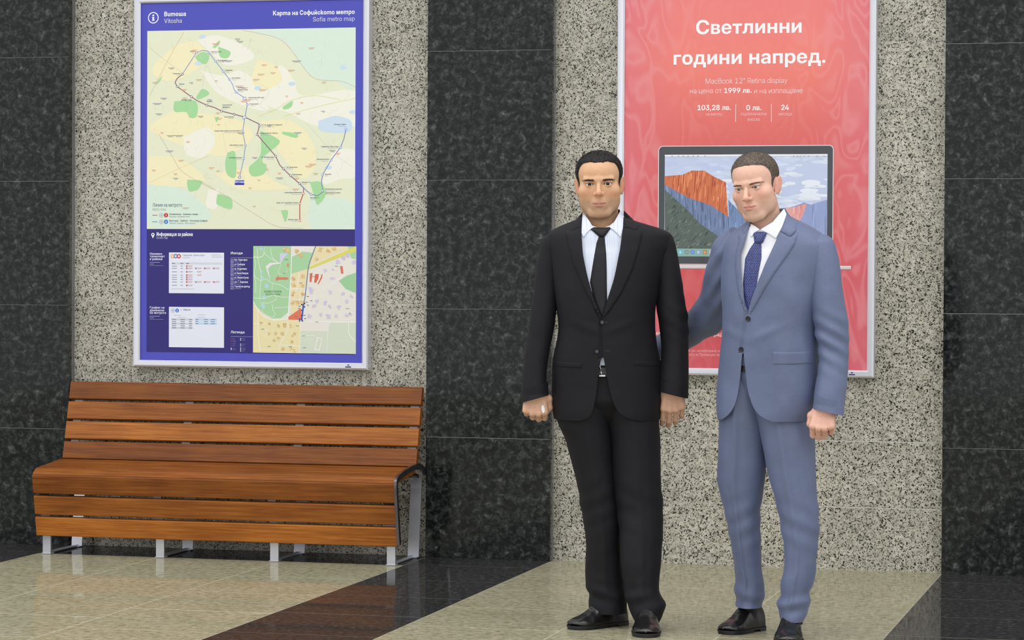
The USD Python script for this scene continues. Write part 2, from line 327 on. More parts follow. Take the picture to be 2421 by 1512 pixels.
for k, x in enumerate((.018, .588, 1.150, 1.712)):
    end = k in (0, 3)
    x0, x1 = x, x + .040
    part(bench, 'frame_arch', bar(smooth_line(arch[2:], 5), .012, x0, x1), MATS['brushed_steel' if not end else 'dark_steel'], smooth=40)
    part(bench, 'front_leg', bar(smooth_line(arch[:4], 5), .014, x0, x1), MATS['brushed_steel'], smooth=40)
    part(bench, 'back_upright', bar([(-.075, .40), (.020, .775)], .010, x0, x1), MATS['brushed_steel'], smooth=40)
    part(bench, 'rear_leg', bar([(.020, .372), (-.028, .004)], .012, x0 - .004, x1 + .010), MATS['brushed_steel'], smooth=40)
    part(bench, 'floor_bar', slab(x0 + .008, x1 - .008, -.36, .02, .0012, .012, .003), MATS['brushed_steel'])
    for y in (-.365, -.03):
        part(bench, 'foot_plate', slab(x0 - .004, x1 + .004, y - .024, y + .024, .0006, .006, .002), MATS['brushed_steel'])
# dark trim of the end frames, following the seat edge outside the planks
for x0 in (BL + .001,):
    tr = [(-.405, .10), (-.440, .27), (-.458, .372), (-.432, .402), (-.30, .424), (-.15, .436), (-.06, .428), (.015, .398)]
    part(bench, 'end_trim', bar(smooth_line(tr, 6), .025, x0, x0 + .013), MATS['dark_steel'], smooth=40)

# ------------------------------------------------------------------ framed boards
mat('frame_aluminium', {'p': ('principled_bsdf', {'base_color': lin(226, 227, 234), 'metallic': .55, 'roughness': .30})})
mat('print_ink', {'a': ('attribute', {'attribute': 'tint'}), 'p': ('principled_bsdf', {'roughness': .42, 'specular_ior_level': .3})}, [('a.color', 'p.base_color')])
def loops(W, H, seq):
    """mitred frame: rectangles inset by d at depth y, one after the other"""
    r = [[(d, y, d), (W - d, y, d), (W - d, y, H - d), (d, y, H - d)] for d, y in seq]
    return ring_mesh(r, cap=False)
def board_frame(t, W, H):
    m = loops(W, H, [(.030, .026), (.030, .002), (.034, -.004), (.034, -.0065), (.027, -.0135), (.010, -.0165), (.003, -.0130), (0, -.006), (0, .0385), (.030, .0385), (.030, .026)])
    m.fix_normals()
    part(t, 'frame', m, MATS['frame_aluminium'], smooth=25)
    part(t, 'backing_panel', slab(.004, W - .004, .004, .030, .004, H - .004), MATS['frame_aluminium'])
W, H = 1.187, 1.780
board = thing('map_board', 'blue metro map board in a silver frame on the granite wall above the bench', 'map board', (-2.075, .025, .872))
board_frame(board, W, H)
P = Print(0.0); L = Print(-.0016)
BLUE, NAVY, WHITE = (82, 84, 190), (54, 48, 122), (238, 240, 248)
x0, x1 = .0655, 1.1145
P.add(rect(.028, .028, W - .028, H - .028), BLUE, 0)
zt = [(0.0669,1.6164),(1.1124,1.6116),(0.0739,0.6596),(1.1164,0.6637),(0.043,0.0321),(1.1504,0.0473),(0.612,0.0722)]
zmap, zb = zt[3][1], .5*(zt[0][1]+zt[1][1])
P.add(rect(x0, zt[6][1], x1, zmap), NAVY, 1)
mp = rect(x0, zmap, x1, zb)
P.add(mp, (232, 236, 206), 1)
rg = random.Random(3)
def blob(pts, col, layer, pr=P, clip=mp): pr.add(Polygon(smooth_line(pts + pts[:1], 4)).buffer(0).intersection(clip), col, layer)
# pale quarters, woods and water of the big map
CREAM, PALE, MINT, LEAF, LAKE = (246, 238, 196), (244, 243, 228), (220, 238, 222), (170, 220, 160), (206, 226, 240)
for pts, col in (
    ([(0.5698,1.6065),(1.1127,1.6097),(1.1139,1.3343),(1.0111,1.3651),(0.9298,1.372),(0.8544,1.4264),(0.7912,1.5285),(0.7154,1.5714)], MINT),
    ([(0.6403,1.3814),(0.7411,1.4398),(0.8106,1.3674),(0.8549,1.2955),(1.114,1.3166),(1.1147,1.1507),(0.9182,1.1521),(0.7924,1.2127),(0.666,1.2616)], PALE),
    ([(0.3411,1.4209),(0.4497,1.3956),(0.5387,1.4185),(0.6087,1.3698),(0.6533,1.2975),(0.6788,1.2256),(0.5393,1.2568),(0.4117,1.324)], PALE),
    ([(0.3214,1.5654),(0.4236,1.5879),(0.5764,1.5257),(0.602,1.4715),(0.4751,1.4432),(0.4112,1.4861)], PALE),
    ([(0.2188,1.5489),(0.3215,1.5594),(0.3601,1.4748),(0.2707,1.3977),(0.155,1.375),(0.0903,1.4361)], CREAM), ([(0.2069,1.2358),(0.3481,1.2165),(0.5396,1.1789),(0.6033,1.0946),(0.451,1.0115),(0.2846,1.0484),(0.1558,1.0974),(0.0782,1.1523)], CREAM),
    ([(0.6273,1.4712),(0.7159,1.4401),(0.7477,1.3682),(0.6532,1.3215),(0.596,1.3699)], CREAM), ([(0.641,1.1781),(0.7925,1.1769),(0.8933,1.0928),(0.9189,0.9736),(0.8564,0.9023),(0.7554,1.0041)], CREAM),
    ([(0.0785,1.0133),(0.2333,1.0005),(0.3619,0.9037),(0.2723,0.8677),(0.0789,0.8802)], CREAM), ([(0.413,0.9276),(0.6038,0.9569),(0.7179,0.8908),(0.7811,0.8548),(0.5407,0.8552)], CREAM),
    ([(0.2523,1.1028),(0.3739,1.1502),(0.4125,1.0778),(0.3488,1.006),(0.2654,1.0244)], PALE), ([(0.0773,0.8768),(0.2592,0.8512),(0.3935,0.7316),(0.3,0.6812),(0.0779,0.6808)], MINT),
    ([(0.8959,0.819),(1.0266,0.8127),(1.1179,0.7754),(1.1183,0.67),(0.8965,0.6696)], MINT), ([(0.3798,0.851),(0.4332,0.8509),(0.4201,0.763),(0.3666,0.7756)], PALE), ([(0.9306,1.1758),(1.018,1.1989),(1.0928,1.1745),(1.0806,1.1213),(0.9433,1.1281)], LAKE),
    ([(1.0186,1.0445),(1.1152,1.0321),(1.1157,0.9135),(1.0442,0.9018),(0.9568,0.8783),(0.9814,0.9852)], PALE)):
    blob(pts, col, 2)
for pts in ([(0.3089,1.4875),(0.3472,1.5098),(0.3824,1.4925),(0.3653,1.4519),(0.3282,1.4632)], [(0.427,1.5338),(0.4876,1.509),(0.4749,1.4792),(0.4367,1.4857)], [(0.2036,1.275),(0.3127,1.2769),(0.32,1.2047),(0.2841,1.196),(0.2648,1.2232),(0.2056,1.2267)], [(0.3159,1.295),(0.3478,1.3337),(0.383,1.3093),(0.3287,1.2828)],
            [(0.4764,1.0294),(0.5146,1.0292),(0.5182,0.9152),(0.4768,0.9214),(0.4639,0.9754)], [(0.6412,1.1303),(0.7172,1.0999),(0.7362,1.0699),(0.6606,1.0105),(0.6544,0.9806),(0.6734,0.9686),(0.6609,0.9268),(0.604,0.915),(0.5848,0.957),(0.6416,1.0166)],
            [(0.2722,0.9009),(0.3492,0.8917),(0.3109,0.8484),(0.2788,0.8484)], [(0.2692,0.889),(0.3396,0.8825),(0.3196,0.8479),(0.2793,0.8575)], [(0.4266,0.8321),(0.4932,0.8132),(0.4967,0.7599),(0.4334,0.7756),(0.42,0.7944)], [(0.745,0.7536),(0.7813,0.7505),(0.7683,0.6975)], [(0.8891,0.8875),(0.9414,0.8874),(0.9711,0.8314),(0.9288,0.7786),(0.909,0.8314)],
            [(0.7513,1.2429),(0.8016,1.2722),(0.7954,1.2425),(0.7608,1.2308)], [(0.7518,1.1265),(0.8242,1.1171),(0.8211,1.0962),(0.755,1.1145)], [(0.3983,1.5313),(0.4332,1.5637),(0.4333,1.5457),(0.411,1.5269)], [(0.4089,1.1979),(0.4313,1.1978),(0.4199,1.1738)], [(0.1034,1.3514),(0.142,1.3993),(0.1292,1.3693)]):
    blob(pts, LEAF, 3)
for c in [(0.6278,1.3337),(0.325,1.4542),(0.347,1.5831),(1.0544,1.4269),(0.9815,0.9555),(1.102,1.2159),(0.7981,1.3527)]: P.add(affinity.scale(Point(c).buffer(.012, quad_segs=5), 1.5, .8).intersection(mp), LAKE, 3)
for pts, w, col in (([(0.5508,1.6098),(0.6649,1.5871),(0.747,1.559),(0.8102,1.4925),(0.867,1.4174),(0.9235,1.3721),(1.0422,1.3618),(1.1139,1.3343)], .0016, (206, 172, 160)), ([(0.2521,1.6056),(0.1676,1.4653),(0.0777,1.3004)], .0014, (206, 172, 160)), ([(0.0719,1.539),(0.1676,1.4653),(0.2643,1.3978)], .0012, (200, 190, 180)),
                    ([(0.1235,1.1218),(0.1947,1.0127),(0.2528,0.9341),(0.4133,0.8482)], .0014, (200, 160, 150)), ([(0.3462,0.8888),(0.4732,0.8195),(0.6329,0.7255),(0.7321,0.6756),(0.8572,0.6683)], .0016, (204, 176, 170)), ([(0.6346,1.2021),(0.7167,1.2312),(0.7921,1.2723),(0.9051,1.295),(1.0426,1.2758)], .0022, (222, 226, 150)),
                    ([(0.7672,1.201),(0.9178,1.2413),(1.1142,1.281)], .0022, (222, 226, 150)), ([(0.0789,0.8863),(0.2399,0.9582),(0.3744,1.0119)], .0012, (226, 200, 160)), ([(0.8616,1.1764),(1.0062,1.0267),(1.1062,0.9551)], .0010, (206, 206, 206)), ([(0.3477,1.3427),(0.3666,1.4446),(0.3987,1.3902),(0.4436,1.3237)], .0010, (206, 206, 206)),
                    ([(0.6023,1.3698),(0.6848,1.3211),(0.6408,1.2558),(0.6788,1.2256)], .001, (206, 206, 206)), ([(0.4506,1.1316),(0.4701,1.0354),(0.5087,0.9153)], .001, (210, 206, 206)), ([(0.5765,1.5137),(0.5953,1.5732),(0.589,1.5554)], .001, (206, 206, 206))):
    P.line([q for q in smooth_line(pts, 5)], w, col, 4)
for k in range(300):       # minor streets
    c = np.array([rg.uniform(x0 + .02, x1 - .05), rg.uniform(zmap + .02, zb - .05)]); a = rg.uniform(0, PI); r_ = rg.uniform(.008, .03)
    P.add(LineString([c, c + r_ * np.array([math.cos(a), math.sin(a)]), c + r_ * 1.7 * np.array([math.cos(a + .4), math.sin(a + .4)])]).buffer(.0004, cap_style='flat').intersection(mp), rg.choice(((214, 212, 200), (226, 222, 206), (222, 206, 190), (236, 234, 226))), 3)
# metro lines
red = [(0.245,1.4041),(0.2193,1.3851),(0.2085,1.3653),(0.2194,1.3459),(0.2915,1.2964),(0.3223,1.2769),(0.3704,1.2554),(0.412,1.243),(0.4452,1.2265),(0.5096,1.2109),(0.5636,1.1967),(0.636,1.1632),(0.6348,1.1482),(0.6254,1.1136),(0.7188,1.0103),(0.7397,0.9683),(0.7575,0.9504),(0.7935,0.9174),(0.8396,0.8797)] + [(0.8386,0.8795),(0.8597,0.8595),(0.8578,0.8328),(0.8403,0.7861),(0.8406,0.7051)]
blue1 = [(0.245,1.4041),(0.3171,1.5066),(0.3472,1.517),(0.3728,1.5136),(0.3811,1.5045),(0.4144,1.4638),(0.4529,1.4165),(0.4836,1.3784),(0.5008,1.353),(0.5073,1.332),(0.5181,1.3157),(0.5646,1.2865),(0.5755,1.2564),(0.5636,1.1967),(0.5524,1.1309),(0.5666,1.0619),(0.558,1.0002),(0.5379,0.9104)]
blue2 = [(0.8386,0.8795),(0.8696,0.8502),(0.8959,0.8296),(0.9286,0.8221),(0.9515,0.8376),(0.9547,0.8469),(0.948,0.8873)] + [(0.9474,0.8902),(0.9535,0.9211),(0.9951,0.9911),(1.0417,1.0503),(1.059,1.0917),(1.0681,1.1362)]
P.line(red, .0042, (146, 104, 126), 5).line(blue1, .0032, (136, 156, 208), 5).line(blue2, .0032, (110, 130, 190), 5)
P.line([(0.8578,0.8328),(0.8403,0.7861),(0.8406,0.7051)], .0045, (206, 92, 84), 6)
st = {'red': [(0.245,1.4041),(0.2194,1.3459),(0.2915,1.2964),(0.3704,1.2554),(0.4452,1.2265),(0.5096,1.2109),(0.6361,1.1542),(0.6254,1.1136),(0.7188,1.0103),(0.7575,0.9504),(0.7935,0.9174),(0.8396,0.8797)], 'blue': [(0.3171,1.5066),(0.3811,1.5045),(0.4144,1.4638),(0.4529,1.4165),(0.4836,1.3784),(0.5181,1.3157),(0.5755,1.2564),(0.5524,1.1309),(0.5666,1.0619),(0.558,1.0002),(0.9535,0.9211),(0.9951,0.9911),(1.0417,1.0503),(1.0681,1.1362)] + [(0.8959,0.8296),(0.9547,0.8469)], 'end': [(0.8578,0.8328),(0.8403,0.7861),(0.8406,0.7051)]}
for k, col in (('red', (110, 90, 100)), ('blue', (120, 146, 214)), ('end', (214, 100, 92))):
    for p in st[k]: P.add(Point(p).buffer(.0060, quad_segs=4), col, 7).add(Point(p).buffer(.0038, quad_segs=4), WHITE, 8)
for p in [(0.5636,1.1967),(0.5646,1.2865),(0.5583,1.2835),(0.5573,1.1937)]: P.add(Point(p).buffer(.0070, quad_segs=4), (150, 150, 190), 7).add(Point(p).buffer(.0045, quad_segs=4), WHITE, 8)
p = [(0.5379,0.9104)][0]; P.add(Point(p).buffer(.0075, quad_segs=5), (120, 146, 214), 7).add(Point(p).buffer(.0045, quad_segs=5), WHITE, 8)
GREY, RUST = (120, 122, 130), (222, 170, 140)
for t, (x, z), al in (('Сливница', [(0.2353,1.4054)][0], 'r'), ('Люлин', [(0.2291,1.3549)][0], 'l'), ('Западен парк', [(0.2935,1.2789)][0], 'r'), ('Вардар', [(0.3703,1.2716)][0], 'l'), ('Обеля', [(0.3088,1.5103)][0], 'r'), ('Ломско шосе', [(0.3907,1.5068)][0], 'l'),
                      ('Бели Дунав', [(0.4253,1.4655)][0], 'l'), ('Надежда', [(0.4637,1.4182)][0], 'l'), ('Хан Кубрат', [(0.4956,1.3807)][0], 'l'), ('Княгиня', [(0.5263,1.3348)][0], 'l'), ('Мария Луиза', [(0.5264,1.324)][0], 'l'), ('Централна ЖП гара', [(0.5805,1.2863)][0], 'l'),
                      ('Лъвов мост', [(0.5869,1.2563)][0], 'l'), ('Константин', [(0.4502,1.2528)][0], 'l'), ('Величков', [(0.4502,1.242)][0], 'l'), ('Опълченска', [(0.5077,1.1959)][0], 'r'), ('Национален дворец на културата', [(0.5429,1.1297)][0], 'r'),
                      ('СУ Св. Климент Охридски', [(0.6462,1.1565)][0], 'l'), ('Стадион Васил Левски', [(0.6381,1.1171)][0], 'l'), ('Европейски съюз', [(0.5558,1.0614)][0], 'r'), ('Джеймс Баучер', [(0.5478,1.0015)][0], 'r'), ('Ф. Жолио Кюри', [(0.7099,1.0031)][0], 'r'),
                      ('Г. М. Димитров', [(0.7669,0.9551)][0], 'l'), ('Мусагеница', [(0.8029,0.9204)][0], 'l'), ('Младост 1', [(0.8502,0.8833)][0], 'l'), ('Александър Малинов', [(0.8499,0.8353)][0], 'r'), ('Акад. Ал. Теодоров-Балан', [(0.8304,0.7867)][0], 'r'), ('Бизнес парк', [(0.8307,0.7069)][0], 'r'),
                      ('Младост 3', [(0.8927,0.8103)][0], 'l'), ('Цариградско шосе', [(0.9678,0.8339)][0], 'l'), ('Интер Експо център', [(0.9677,0.8513)][0], 'l'), ('Дружба', [(0.9642,0.9211)][0], 'l'), ('Искърско шосе', [(0.9851,0.9924)][0], 'r'), ('Софийска Света гора', [(1.0311,1.0515)][0], 'r'), ('Летище София', [(1.068,1.1557)][0], 'r')):
    P.text(t, x, z, .0058, (96, 100, 116), 6, 560, al, 30)
    w = .0028 * len(t); P.add(rect(x if al == 'l' else x - w, z - .0066, x + w if al == 'l' else x, z - .0052), (176, 178, 186), 6)
for k in range(70):        # names of the quarters and small places, too small to read
    x, z = rg.uniform(x0 + .02, x1 - .06), rg.uniform(zmap + .10, zb - .03); w = rg.uniform(.014, .04)
    col = RUST if k % 3 else (150, 152, 158)
    if k % 3 == 0: P.add(rect(x - .004, z, x - .001, z + .003), (90, 92, 100), 5)
    P.add(rect(x, z, x + w, z + .0028).intersection(mp), col, 5).add(rect(x + .003, z - .0048, x + w * .8, z - .0024).intersection(mp), col, 5)
q = [(0.5138,0.896),(0.5609,0.8744)]; P.add(rect(q[0][0], q[1][1], q[1][0], q[0][1]), (60, 66, 160), 8); P.text('Витоша', (q[0][0] + q[1][0]) / 2, q[1][1] + .010, .010, WHITE, 9, 700, 'c', 24)
# key of the lines
def at(p): return p[0]
x, z = at([(0.0945,0.7706)]); P.text('Линии на метрото', x, z, .0175, (108, 116, 128), 6, 400, 'l', 40, .152)
x, z = at([(0.0946,0.7516)]); P.text('Metro lines', x, z, .0125, (150, 158, 166), 6, 300, 'l', 32, .070)
for yy, col, n, a, b_ in ((252, (216, 92, 84), '1', 'Сливница · Бизнес парк', 'Slivnitsa · Business Park'), (302, (92, 150, 214), '2', 'Витоша · Обеля · Летище София', 'Vitosha · Obelya · Sofia Airport')):
    (xa, za), (xb, _), (xc, _), (xd, _), (xt, _) = eval(f'KEY{yy}') if False else {252: [(0.0933,0.7301),(0.1196,0.7302),(0.1399,0.7302),(0.1641,0.7302),(0.1803,0.7334)], 302: [(0.0934,0.6985),(0.1197,0.6986),(0.1399,0.6986),(0.1642,0.6986),(0.1804,0.7024)]}[yy]
    P.add(rect(xa, za - .0016, xb, za + .0016), col, 6)
    P.add(Point(xc, za).buffer(.0105), (140, 144, 176), 6).add(Point(xc, za).buffer(.0088), (228, 232, 222), 7).text('M', xc, za - .003, .006, (120, 124, 170), 8, 700, 'c', 20)
    P.add(Point(xd, za).buffer(.0105), {252: (206, 44, 46), 302: (60, 130, 214)}[yy], 6).text(n, xd, za - .005, .010, WHITE, 7, 700, 'c', 24)
    P.text(a, xt, za + .001, .0088, (92, 98, 108), 6, 600, 'l', 24).text(b_, xt, za - .010, .0068, (150, 152, 158), 6, 400, 'l', 20)
# heading
(ix, iz), = [(0.0961,1.6768)]
P.add(Point(ix, iz).buffer(.0275, quad_segs=12), WHITE, 1).add(Point(ix, iz).buffer(.0225, quad_segs=12), BLUE, 2)
P.add(rect(ix - .0045, iz - .013, ix + .0045, iz + .004), WHITE, 3).add(rect(ix - .007, iz - .0145, ix + .007, iz - .011), WHITE, 3).add(rect(ix - .007, iz + .001, ix + .003, iz + .004), WHITE, 3).add(Point(ix, iz + .011).buffer(.0048), WHITE, 3)
h = [(0.1515,1.6825),(0.1516,1.65),(0.2647,1.6806),(0.2442,1.6484),(0.7024,1.6777),(1.1106,1.6766),(0.9018,1.6458),(1.1107,1.6452)]
L.text('Bumoшa', *h[0], .0225, WHITE, 0, 800, width=h[2][0] - h[0][0]).text('Vitosha', *h[1], .0215, (206, 206, 226), 0, 600, width=h[3][0] - h[1][0])
L.text('Kapma нa Coфuйckomo мempo', h[4][0], (h[4][1] + h[5][1]) / 2, .0225, WHITE, 0, 800, width=h[5][0] - h[4][0]).text('Sofia metro map', h[6][0], h[7][1], .0215, (206, 206, 226), 0, 500, width=h[7][0] - h[6][0])
# lower half: district information
h = [(0.1152,0.6303),(0.3022,0.6308),(0.1152,0.6164),(0.1739,0.6166),(0.0969,0.6366),(0.097,0.6176)]
L.text('Инфopмaцuя зa paйoнa', *h[0], .0185, WHITE, 0, 800, res=48, width=h[1][0] - h[0][0]).text('Access map', *h[2], .012, (176, 174, 214), 0, 500, res=32, width=h[3][0] - h[2][0])
px_, pz_ = h[4]; P.add(Point(px_, pz_).buffer(.0085).union(Polygon([(px_ - .008, pz_ - .003), (px_ + .008, pz_ - .003), (px_, pz_ - .0185)])), WHITE, 2).add(Point(px_, pz_ + .001).buffer(.0034), NAVY, 3)
pan = [(0.1796,0.5515),(0.4603,0.3562),(0.1803,0.2907),(0.4612,0.097)]
for (a, b) in ((pan[0], pan[1]), (pan[2], pan[3])): P.add(rect(a[0], b[1], b[0], a[1]), (232, 236, 248), 2)
for lines, pts in ((('Haзeмeн', 'тpaнcпopт', 'в paйoнa'), [(0.0814,0.5398),(0.0814,0.5277),(0.0815,0.5144)]), (('Гpaфик нa', 'движeниe', 'нa мeтpoтo'), [(0.0821,0.2813),(0.0822,0.2684),(0.0822,0.2563)])):
    for t, p in zip(lines, pts): L.text(t, *p, .0105, (226, 226, 242), 0, 700, res=32)
    p = pts[-1]; L.add(rect(p[0], p[1] - .013, p[0] + .052, p[1] - .010), (150, 148, 200), 0); L.add(rect(p[0], p[1] - .027, p[0] + .070, p[1] - .0262), (200, 200, 226), 0)
    L.add(rect(p[0], p[1] - .021, p[0] + .022, p[1] - .018), (150, 148, 200), 0)
for p, col in zip([(0.1981,0.5331),(0.214,0.5339),(0.2303,0.5332)], ((240, 176, 120), (96, 130, 210), (206, 70, 70))):
    P.add(Point(p).buffer(.0105), col, 3).add(Point(p).buffer(.0055), (240, 226, 226), 4)
(x, z), (xe, ze) = [(0.2483,0.5349),(0.4512,0.5358)]; P.text('Градски транспорт', x, z, .0085, (136, 138, 158), 3, 500, 'l', 24).add(rect(x, z - .010, x + .040, z - .0075), (176, 178, 196), 3)
for dz in (.006, 0, -.006): P.add(rect(xe - .055, z + dz, xe - (.012 if dz > 0 else 0), z + dz + .0016), (164, 178, 200), 3)
(x, z), (xe, ze) = [(0.1926,0.504),(0.4513,0.4941)]; P.add(rect(x, ze, xe, z), (214, 218, 228), 3)
for xx in [(0.1948,0.4968),(0.2377,0.497),(0.2669,0.4971)]: P.add(rect(xx[0], xx[1], xx[0] + .016, xx[1] + .004), (130, 134, 150), 4)
for yy, n in ((447, 1), (474, 4), (515, 2), (555, 2), (581, 1), (607, 1), (636, 4), (676, 1)):
    for k, p in enumerate({447: [(0.1948,0.4859),(0.239,0.4861),(0.2669,0.4863),(0.3131,0.4865),(0.3589,0.4868),(0.4045,0.487)], 474: [(0.1948,0.475),(0.2391,0.4753),(0.2669,0.4754),(0.3132,0.4757),(0.3589,0.4759),(0.4045,0.4762)], 515: [(0.1949,0.4585),(0.2391,0.4588),(0.267,0.4589),(0.3132,0.4592),(0.3589,0.4594),(0.4046,0.4597)], 555: [(0.1949,0.4424),(0.2391,0.4426),(0.267,0.4428),(0.3133,0.4431),(0.359,0.4434),(0.4046,0.4436)], 581: [(0.195,0.4319),(0.2392,0.4322),(0.2671,0.4324),(0.3133,0.4326),(0.359,0.4329),(0.4047,0.4332)], 607: [(0.195,0.4214),(0.2392,0.4217),(0.2671,0.4219),(0.3133,0.4222),(0.3591,0.4225),(0.4047,0.4228)], 636: [(0.195,0.4097),(0.2392,0.41),(0.2671,0.4102),(0.3134,0.4105),(0.3591,0.4108),(0.4048,0.4111)], 676: [(0.1951,0.3936),(0.2393,0.3939),(0.2672,0.3941),(0.3134,0.3944),(0.3591,0.3948),(0.4048,0.3951)]}[yy]):
        if k >= 2 + n: continue
        if k < 2: P.add(rect(p[0], p[1] - .0016, p[0] + (.026 if k == 0 else .012), p[1] + .0016), (150, 152, 168), 3); continue
        if k > 2 and n == 4 or k == 2:
            P.add(rect(p[0], p[1] - .004, p[0] + .008, p[1] + .004), (198, 110, 112), 3) if k != 3 else P.add(rect(p[0], p[1] - .004, p[0] + .008, p[1] + .004), (126, 150, 168), 3)
        P.add(rect(p[0] + .010, p[1] + .0005, p[0] + .034, p[1] + .003), (200, 150, 152), 3).add(rect(p[0] + .010, p[1] - .0035, p[0] + .030, p[1] - .0015), (190, 192, 204), 3)
(x, z), = [(0.193,0.3767)]; P.add(rect(x, z - .001, x + .118, z + .001), (180, 182, 198), 3)
for p, col in zip([(0.2002,0.2731),(0.2221,0.2733)], ((150, 152, 196), (70, 130, 216))): P.add(Point(p).buffer(.0095), col, 3)
p = [(0.2002,0.2731),(0.2221,0.2733),(0.2525,0.2732),(0.2405,0.2731)]; P.add(Point(p[0]).buffer(.0075), (232, 236, 248), 4).text('M', p[0][0], p[0][1] - .003, .006, (130, 134, 176), 5, 700, 'c', 20).text('2', p[1][0], p[1][1] - .0045, .009, WHITE, 4, 700, 'c', 24).text('Обеля', *p[2], .0088, (110, 112, 130), 3, 600, 'l', 24)
P.add(Polygon([(p[3][0], p[3][1] + .001), (p[3][0], p[3][1] + .007), (p[3][0] + .004, p[3][1] + .004)]), (90, 92, 110), 3)
for k, yy in enumerate([(0.1934,0.2303),(0.1934,0.2202),(0.1935,0.2102),(0.1935,0.2001),(0.1935,0.19)]):
    if k % 2 == 0: P.add(rect(yy[0], yy[1] - .0048, yy[0] + .110, yy[1] + .0048), (208, 212, 224), 3)
    for dx, w in ((.002, .022), (.046, .022), (.090, .014)): P.add(rect(yy[0] + dx, yy[1] - .0016, yy[0] + dx + w, yy[1] + .0018), (130, 134, 150), 4)
for k, yy in enumerate([(0.3135,0.2315),(0.3135,0.2215),(0.3136,0.2114)]):
    P.add(rect(yy[0], yy[1] - .0048, yy[0] + .112, yy[1] + .0048), (196, 220, 244) if k % 2 == 0 else (216, 230, 246), 3)
    for dx, w in ((.002, .016), (.046, .020), (.080, .022)): P.add(rect(yy[0] + dx, yy[1] - .0016, yy[0] + dx + w, yy[1] + .0018), (120, 140, 170), 4)
for yy in [(0.2041,0.2486),(0.3263,0.2522),(0.2256,0.2399),(0.3246,0.2409)]: P.add(rect(yy[0], yy[1], yy[0] + .040, yy[1] + .0022), (186, 190, 206), 3)
# exits
(x, z), (xl, zl), (xe, _) = [(0.4941,0.544),(0.4942,0.5275),(0.6061,0.528)]; L.text('Изхoди', x, z, .0120, (232, 232, 244), 0, 700, res=32).add(rect(xl, zl - .0006, xe, zl + .0006), (190, 190, 224), 0)
for k, (t, p) in enumerate(zip(('бул. Черни връх', 'ул. Сребърна', 'кв. Хладилника', 'ул. Никола Вапцаров', 'ул. Филип Кутев', 'ул. Г. Кирилов', 'Търговски център'), [(0.5014,0.5127),(0.5015,0.4911),(0.5016,0.4699),(0.5017,0.449),(0.5017,0.4278),(0.5018,0.407),(0.5019,0.3857)])):
    L.add(rect(p[0] - .0075, p[1] - .0085, p[0] + .0075, p[1] + .0085).difference(rect(p[0] - .0062, p[1] - .0072, p[0] + .0062, p[1] + .0072)), (220, 220, 238), 0).text(str(k + 1), p[0], p[1] - .0045, .009, (226, 226, 242), 0, 600, 'c', 24)
    L.text(t, p[0] + .0115, p[1] + .0005, .0098, (230, 230, 244), 0, 700, 'l', 32, (.066, .054, .063, .071, .072, .069, .079)[k]).add(rect(p[0] + .0115, p[1] - .0072, p[0] + .046, p[1] - .0045), (140, 138, 196), 0)
(x, z), (xl, zl), (xe, _) = [(0.4954,0.1672),(0.4954,0.1519),(0.6074,0.1508)]; L.text('Лeгeндa', x, z, .0120, (232, 232, 244), 0, 700, res=32).add(rect(xl, zl - .0006, xe, zl + .0006), (190, 190, 224), 0)
for k, p in enumerate([(0.4984,0.1415),(0.4985,0.1343),(0.4985,0.1263),(0.4985,0.1167),(0.4986,0.1075),(0.4986,0.0954),(0.4986,0.0894),(0.546,0.1421),(0.546,0.1349),(0.5461,0.1157),(0.5461,0.108),(0.5462,0.0972),(0.5462,0.09),(0.5462,0.0828)]):
    L.add(Point(p).buffer(.0028 if k > 4 else .0014), (220, 216, 236) if k > 4 else (210, 120, 130), 0).add(rect(p[0] + .006, p[1] - .001, p[0] + .006 + rg.uniform(.008, .02), p[1] + .001), (130, 126, 186), 0)
# district map
d = [(0.6078,0.5839),(1.1217,0.0763)]; dm = rect(d[0][0], d[1][1], d[1][0], d[0][1])
def dp(pts, col, layer, sm=True): P.add(Polygon(smooth_line(pts + pts[:1], 4) if sm else pts).buffer(0).intersection(dm), col, layer)
P.add(dm, (234, 230, 220), 2)
dp([(0.6078,0.5839),(0.8013,0.5846),(0.7868,0.2721),(0.7477,0.242),(0.7044,0.2397),(0.6571,0.2635),(0.6215,0.3004),(0.6088,0.3227)], (172, 214, 166), 3, False)
dp([(0.6088,0.319),(0.6294,0.2893),(0.669,0.2487),(0.7202,0.2343),(0.7791,0.2386),(0.8419,0.2243),(0.8464,0.0727),(0.6097,0.0696)], (236, 226, 178), 3, False)
dp([(0.8459,0.1835),(0.9826,0.1813),(0.9941,0.2222),(1.121,0.2235),(1.1217,0.0763),(0.8464,0.0727)], (214, 224, 204), 3, False)
dp([(0.8483,0.5847),(0.9205,0.585),(0.8819,0.4772),(0.8018,0.4545),(0.7948,0.235),(0.8455,0.2913),(0.8878,0.4884),(0.9811,0.5333),(1.1195,0.5857)], (236, 222, 180), 3, False)
dp([(0.8015,0.5326),(0.8562,0.5588),(0.909,0.5516),(0.8819,0.4772),(0.7999,0.4526)], (172, 214, 166), 4, False)
dp([(1.036,0.4207),(1.0747,0.445),(1.12,0.4601),(1.1204,0.364),(1.0711,0.3821)], (160, 208, 160), 4, False)
dp([(1.08,0.5855),(1.1195,0.5857),(1.1197,0.5229),(1.0977,0.5265)], (172, 214, 166), 4, False)
dp([(0.8878,0.4847),(0.9812,0.5259),(1.1195,0.5838),(1.1196,0.5598),(0.9851,0.5111),(0.8878,0.4736)], (222, 218, 110), 5, False)
